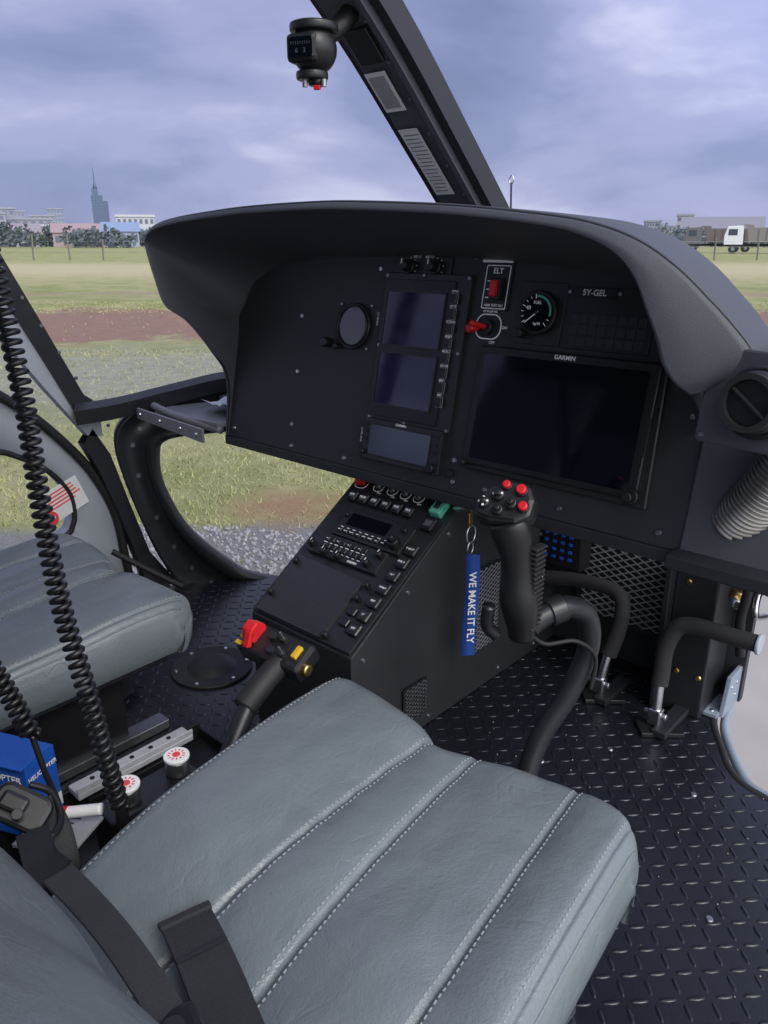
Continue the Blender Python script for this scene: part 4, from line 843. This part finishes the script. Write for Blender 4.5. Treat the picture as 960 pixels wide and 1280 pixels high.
# ------------------------------------------------------------ seats
def seat(mir):
    e=empty('helicopter_seat');Mx=Matrix.Diagonal((-1,1,1,1)) if mir else I4
    fs=[0,.40,.53,.80,1];fx=[.184,.400,.466,.602,.700];rx=[.224,.392,.508,.655,.742]
    def lin(xs,ys,x):
        for i in range(len(xs)-1):
            if x<=xs[i+1]: return ys[i]+(ys[i+1]-ys[i])*(x-xs[i])/(xs[i+1]-xs[i])
        return ys[-1]
    SE=[.035,.40,.53,.80,.955]
    def X(s,t): return lin(fs,fx,s)*(1-t)+lin(fs,rx,s)*t+.004*noise.noise((s*3,t*2.2,mir*9))*(s*(1-s)*4)
    def YF(s):
        y=.728+.006*math.cos(s*9)-.018*math.exp(-((s-.44)/.07)**2)+.010*math.exp(-((s-.8)/.12)**2)
        x=lin(fs,fx,s);rc=.05
        for dx in (x-.184,.700-x):
            if dx<rc: y-=(rc-math.sqrt(max(0,rc*rc-(rc-dx)**2)))*.8
        return y
    def Y(s,t): return YF(s)*(1-t)+.19*t
    def Z(s,t):
        z=.318-.052*t-.02*math.exp(-((t-1)/.25)**2)-.010*math.exp(-(t/.12)**2)
        x=X(s,t)
        k=[0]+SE[1:4]+[1]
        for i in range(4):
            if k[i]<=s<=k[i+1]:
                f=(s-k[i])/(k[i+1]-k[i]);z+=.010*math.sin(math.pi*f)**.65*(1.0 if i in(0,3) else .8)
        z-=.014*math.exp(-((s-.55)/.22)**2)
        for j,q in enumerate(SE):
            z-=(.0050 if 0<j<4 else .003)*math.exp(-((x-X(q,t))/.0028)**2)
        y=Y(s,t)
        z+=.013*noise.noise((x*5.5,y*3.8,1.3+mir*4))+.0032*noise.noise((x*13,y*8,5.3))+.0012*noise.noise((x*30,y*18,2.3))
        for q in SE[1:4]:
            z+=.0020*math.exp(-((x-X(q,t))/.020)**2)*noise.noise((x*12,y*42,2.2+q*9))
        r=.034
        for d in (x-X(0,t),X(1,t)-x,Y(s,0)-Y(s,t)):
            if d<r: z-=(r-math.sqrt(max(0,r*r-(r-d)**2)))
        return z
    ns=190;nt_=150
    ss=[.5-.5*math.cos(math.pi*i/(ns-1)) for i in range(ns)];ss=[.55*a+.45*i/(ns-1) for i,a in enumerate(ss)]
    ts=[(i/(nt_-1))**1.35 for i in range(nt_)]
    rows=[]
    def skirt(s,t):
        return X(s,t),Y(s,t),Z(s,t)
    for lvl in (.205,.225,.262):
        r=[]
        ins=.012 if lvl<.21 else (0.002 if lvl<.23 else -.003)
        ext=[(0,.205),(0,.225),(0,.262)]+[(s,None) for s in ss]+[(1,.262),(1,.225),(1,.205)]
        for s,zz in ext:
            x,y,z=skirt(s,0);y-=ins
            z=min(z,lvl) if zz is None else min(lvl,zz)
            if zz is not None: x+= (.012 if zz<.21 else (.002 if zz<.23 else -.003))*(1 if s==0 else -1)
            r.append((x,y,z))
        rows.append(r)
    for t in ts:
        r=[]
        for s,zz in [(0,.205),(0,.225),(0,.262)]+[(s,None) for s in ss]+[(1,.262),(1,.225),(1,.205)]:
            x,y,z=skirt(s,t)
            if zz is not None:
                x+=(.012 if zz<.21 else (.002 if zz<.23 else -.003))*(1 if s==0 else -1);z=min(z,zz-.03*t)
            r.append((x,y,z))
        rows.append(r)
    loft('cushion',rows,M['leather'],e,Mx,flip=False)
    V=[];Fc=[]
    for q in SE:
        offs=(-.0062,.0062) if 0<SE.index(q)<4 else (.005,) if q<.5 else (-.005,)
        for of in offs:
            n=70
            for i in range(n):
                t=.03+.95*(i/n)
                def pt(t):
                    s=q+of/(X(1,t)-X(0,t))
                    return Vector((X(s,t),Y(s,t),Z(s,t)+.0004))
                a,b=pt(t),pt(t+.0074);d=(b-a).normalized();sd=d.cross(Vector((0,0,1))).normalized()*.0007;u=Vector((0,0,.0006))
                k=len(V)
                for P_ in (a,b):
                    for o in (-sd-u,sd-u,sd+u,-sd+u): V.append(tuple(Mx@(P_+o)))
                for f in ((0,1,2,3),(7,6,5,4),(0,4,5,1),(1,5,6,2),(2,6,7,3),(3,7,4,0)): Fc.append(tuple(k+j for j in f))
    pydata('stitching',V,Fc,M['thread'],e)
    for q in (0.012,.985):
        tube('piping',[(X(q,t),Y(q,t),Z(q,t)-.001) for t in [i/30 for i in range(1,31)]],.0022,M['leather'],e,Mx,seg=8)
    box('seat_pan',(.455,.43,.19),(.46,.50,.03),M['frame'],e,Mx,bev=.004)
    box('seat_base',(.455,.40,.09),(.36,.42,.176),M['black'],e,Mx,bev=.006)
    for x in (.28,.63): box('seat_rail',(x,.38,.012),(.035,.62,.02),M['steeld'],e,Mx,bev=.002)
    prof=[(-.02,.20),(.16,.22),(.208,.28),(.205,.345),(.170,.42),(.12,.50),(.04,.63),(-.05,.80),(-.11,.95),(-.14,1.0),(-.18,1.0),(-.21,.93),(-.15,.75),(-.08,.5),(-.02,.3)]
    pr=cr([(0,*p) for p in prof],60,True)
    rows=[]
    for k in range(41):
        f=k/40;x=.222+.455*f
        d=min(f,1-f);rr=1-.45*(1-min(1,d/.12))**2.2
        cyy=lambda z:.07-.27*max(0,z-.3)/.7
        pz=.012*math.sin(math.pi*min(1,abs(f-.5)*2.5))*.5
        rows.append([(x,(p.y-cyy(p.z))*rr+cyy(p.z)-.006*math.sin(math.pi*f)+pz*(1 if p.y>cyy(p.z) else 0)+.003*noise.noise((x*9,p.z*9,2)),(p.z-.6)*(.94+.06*rr)+.6) for p in pr])
    loft('backrest',rows,M['leather'],e,Mx,closed=True)
    return e,X,Y,Z
s1=seat(False);seat(True)

# ------------------------------------------------------------ seat belts
def strap(name,pts,w,m,par,up=(0,0,1),th=.0022,n=40):
    P=cr(pts,n);rows=[];upv=Vector(up)
    for i,p in enumerate(P):
        T=(P[min(n-1,i+1)]-P[max(0,i-1)]).normalized();sd=T.cross(upv).normalized()*w/2;u=sd.cross(T).normalized()*th
        if u.dot(upv)<0: u=-u
        rows.append([p-sd,p+sd,p+sd*.97+u,p+sd*.78+u*.75,p-sd*.78+u*.75,p-sd*.97+u])
    loft(name,rows,m,par,closed=True,smooth=False)
sb=empty('seat_belt')
strap('lap_strap',[(.392,.308,.285),(.43,.298,.285),(.48,.283,.283),(.54,.262,.284),(.61,.24,.288),(.70,.215,.292)],.052,M['belt'],sb)
box('strap_tip',(.394,.307,.288),(.010,.054,.006),M['belt'],sb,R=rotm(0,0,-15),bev=.002)
box('strap_fold',(.440,.295,.2885),(.004,.050,.002),M['bezel'],sb,R=rotm(0,0,-15),bev=0)
sb=empty('seat_belt')
strap('shoulder_strap',[(.315,.222,.352),(.35,.226,.346),(.39,.228,.340),(.43,.228,.333),(.476,.226,.322),(.53,.222,.305)],.032,M['belt'],sb,up=(.45,.15,.75))
box('buckle_body',(.515,.222,.312),(.050,.038,.016),M['black'],sb,R=rotm(8,0,-20),bev=.005)
box('buckle_tongue',(.55,.21,.312),(.035,.032,.007),M['steeld'],sb,R=rotm(8,0,-20),bev=.002)
cyl('buckle_button',(.51,.220,.322),.010,.006,M['bezel'],sb)
sb=empty('seat_belt')
prism('buckle_shell',rrect(0,0,.066,.042,.014),.016,M['black'],sb,Matrix.Translation((.165,.250,.325))@rotm(35,25,35),bev=.005)
box('buckle_release',(.175,.240,.346),(.030,.020,.010),M['black'],sb,R=rotm(35,25,35),bev=.004)
cyl('buckle_pivot',(.192,.236,.342),.006,.01,M['bezel'],sb,R=rotm(35,25,35))
tube('buckle_loop',[(.13,.275,.325),(.15,.29,.315),(.18,.285,.30),(.20,.265,.30),(.19,.245,.315)],.004,M['black'],sb)
strap('belt_loop',[(.20,.245,.318),(.235,.235,.325),(.27,.226,.335),(.315,.222,.35)],.034,M['belt'],sb,up=(.6,-.2,.6))
strap('belt_tail',[(.15,.275,.31),(.18,.275,.285),(.20,.27,.25),(.19,.27,.19)],.038,M['belt'],sb,up=(.6,-.3,.4))

# ------------------------------------------------------------ cords
def helix(path,R,turns,wr,name,par,m,ppt=14):
    P=lenspl(path,int(turns*ppt));out=[];nrm=Vector((1,0,0))
    for i,p in enumerate(P):
        T=(P[min(len(P)-1,i+1)]-P[max(0,i-1)]).normalized();nrm=(nrm-T*nrm.dot(T)).normalized();b=T.cross(nrm)
        a=2*math.pi*i/ppt;out.append(p+(nrm*math.cos(a)+b*math.sin(a))*R)
    tube(name,out,wr,m,par,spl=False,seg=8)
hc=empty('coiled_headset_cord')
helix([(-.16,.42,1.50),(-.10,.41,1.06),(-.062,.41,.875),(-.022,.402,.743),(.008,.39,.628),(.044,.38,.499),(.086,.379,.377),(.108,.39,.205)],.0098,108,.0039,'coil',hc,M['black'])
tube('cord_end',[(.108,.39,.215),(.112,.39,.16),(.12,.385,.10)],.009,M['black'],hc)
hc=empty('coiled_headset_cord')
helix([(-.10,.27,.52),(-.06,.295,.455),(-.014,.312,.39),(.024,.325,.315)],.010,24,.0038,'coil',hc,M['black'])
tube('straight_cord',[(.024,.325,.315),(.032,.33,.26),(.04,.338,.2),(.06,.33,.14)],.004,M['black'],hc)

# ------------------------------------------------------------ clutter between seats
bx=empty('blue_carton')
BX=Matrix.Translation((-.112,.338,.0))@rotm(0,0,24)
box('carton',(0,0,.155),(.11,.06,.13),M['blue'],bx,BX,bev=.002);box('carton_flap',(0,0,.222),(.112,.062,.003),M['blue'],bx,BX@rotm(2,0,0),bev=.001)
box('carton_white_band',(0,-.0305,.125),(.108,.001,.022),M['label'],bx,BX,bev=0);box('carton_white_band_side',(.0555,0,.125),(.001,.058,.022),M['label'],bx,BX,bev=0)
text('carton_text','HELICOPTER',(0,.03,.001),.016,M['white'],bx,BX@Matrix.Translation((0,-.0305,.165))@rotm(90,0,0))
text('carton_text','HELICOPTER',(0,.03,.001),.010,M['white'],bx,BX@Matrix.Translation((.0555,0,.165))@rotm(90,0,90))
tr=empty('storage_tray')
box('tray_floor',(.0,.43,.03),(.24,.48,.06),M['black'],tr,bev=.004)
boxes('tray_walls',[((-.125,.43,.05),(.008,.48,.08)),((.125,.43,.06),(.008,.48,.10)),((0,.67,.045),(.25,.008,.07))],M['black'],tr,bev=.001)
box('rail_support',(-.07,.51,.08),(.024,.18,.05),M['black'],tr,bev=.002)
sr=empty('aluminium_rail');box('rail',(-.075,.51,.118),(.034,.21,.012),M['alu'],sr,bev=.002);box('rail_lip',(-.060,.51,.127),(.003,.21,.014),M['alu'],sr,bev=.001);cyls('rail_holes',[((-.080,.44+i*.035,.1245),.004,.001) for i in range(5)],M['black'],sr)
def tin(x,y,z):
    e=empty('grease_tin');cyl('body',(x,y,z-.014),.018,.026,M['steeld'],e,bev=.003);cyl('lid',(x,y,z+.002),.0195,.006,M['white'],e,bev=.0015);cyl('red_centre',(x,y,z+.0055),.006,.0008,M['redlab'],e,bev=0)
    boxes('red_rays',[((x+.011*math.cos(a),y+.011*math.sin(a),z+.0056),(.004,.0018,.0006),Matrix.Rotation(a,4,'Z')) for a in [k*math.pi/6 for k in range(12)]],M['redlab'],e)
tin(.062,.425,.195);tin(.060,.510,.195)
box('tin_stand',(.06,.46,.114),(.06,.15,.108),M['black'],tr,bev=.004)
mk=empty('marker_pen');tube('barrel',[(.045,.345,.19),(.085,.375,.20)],.008,M['white'],mk,seg=14);tube('cap',[(.010,.320,.182),(.047,.3465,.1905)],.009,M['red'],mk,seg=14)
mk=empty('marker_pen');tube('barrel',[(-.02,.30,.17),(.02,.31,.175)],.0075,M['white'],mk,seg=14);tube('cap',[(.02,.31,.175),(.05,.318,.178)],.0085,M['green'],mk,seg=14)
mk=empty('folded_document');prism('pages',[(-.05,-.035),(.05,-.035),(.055,.03),(-.045,.035)],.006,M['labelg'],mk,Matrix.Translation((.03,.335,.155))@rotm(6,-8,25),bev=.001)
boxes('print',[((-.01,.02-i*.009,.0065),(.07-.01*(i%3),.002,.0005)) for i in range(5)],M['black'],mk,Matrix.Translation((.03,.335,.155))@rotm(6,-8,25))
lb=empty('seat_belt');strap('floor_strap',[(-.58,.72,.03),(-.50,.73,.045),(-.44,.70,.03),(-.42,.66,.012)],.04,M['belt'],lb)
bm=bmesh.new();bmesh.ops.create_grid(bm,x_segments=24,y_segments=24,size=1,matrix=Matrix.Translation((-.62,1.20,.535))@Matrix.Diagonal((.06,.09,1,1)))
for v in bm.verts: v.co.z+=.022*abs(noise.noise(v.co*24))+.012*math.cos((v.co.x+.62)*20)
finish('folded_cloth',bm,mat('white_cloth',(.62,.66,.68),.8),None,smooth=True)
gv=empty('leather_glove');tube('cuff',[(-.72,1.20,.535),(-.69,1.25,.545),(-.66,1.30,.548)],.018,M['rubber'],gv,flat=.5);
for k in range(4): tube('finger_%d'%k,[(-.67+.012*k,1.29,.55),(-.65+.012*k,1.32,.556),(-.635+.013*k,1.34+.004*k,.548)],.007,M['rubber'],gv,seg=8)
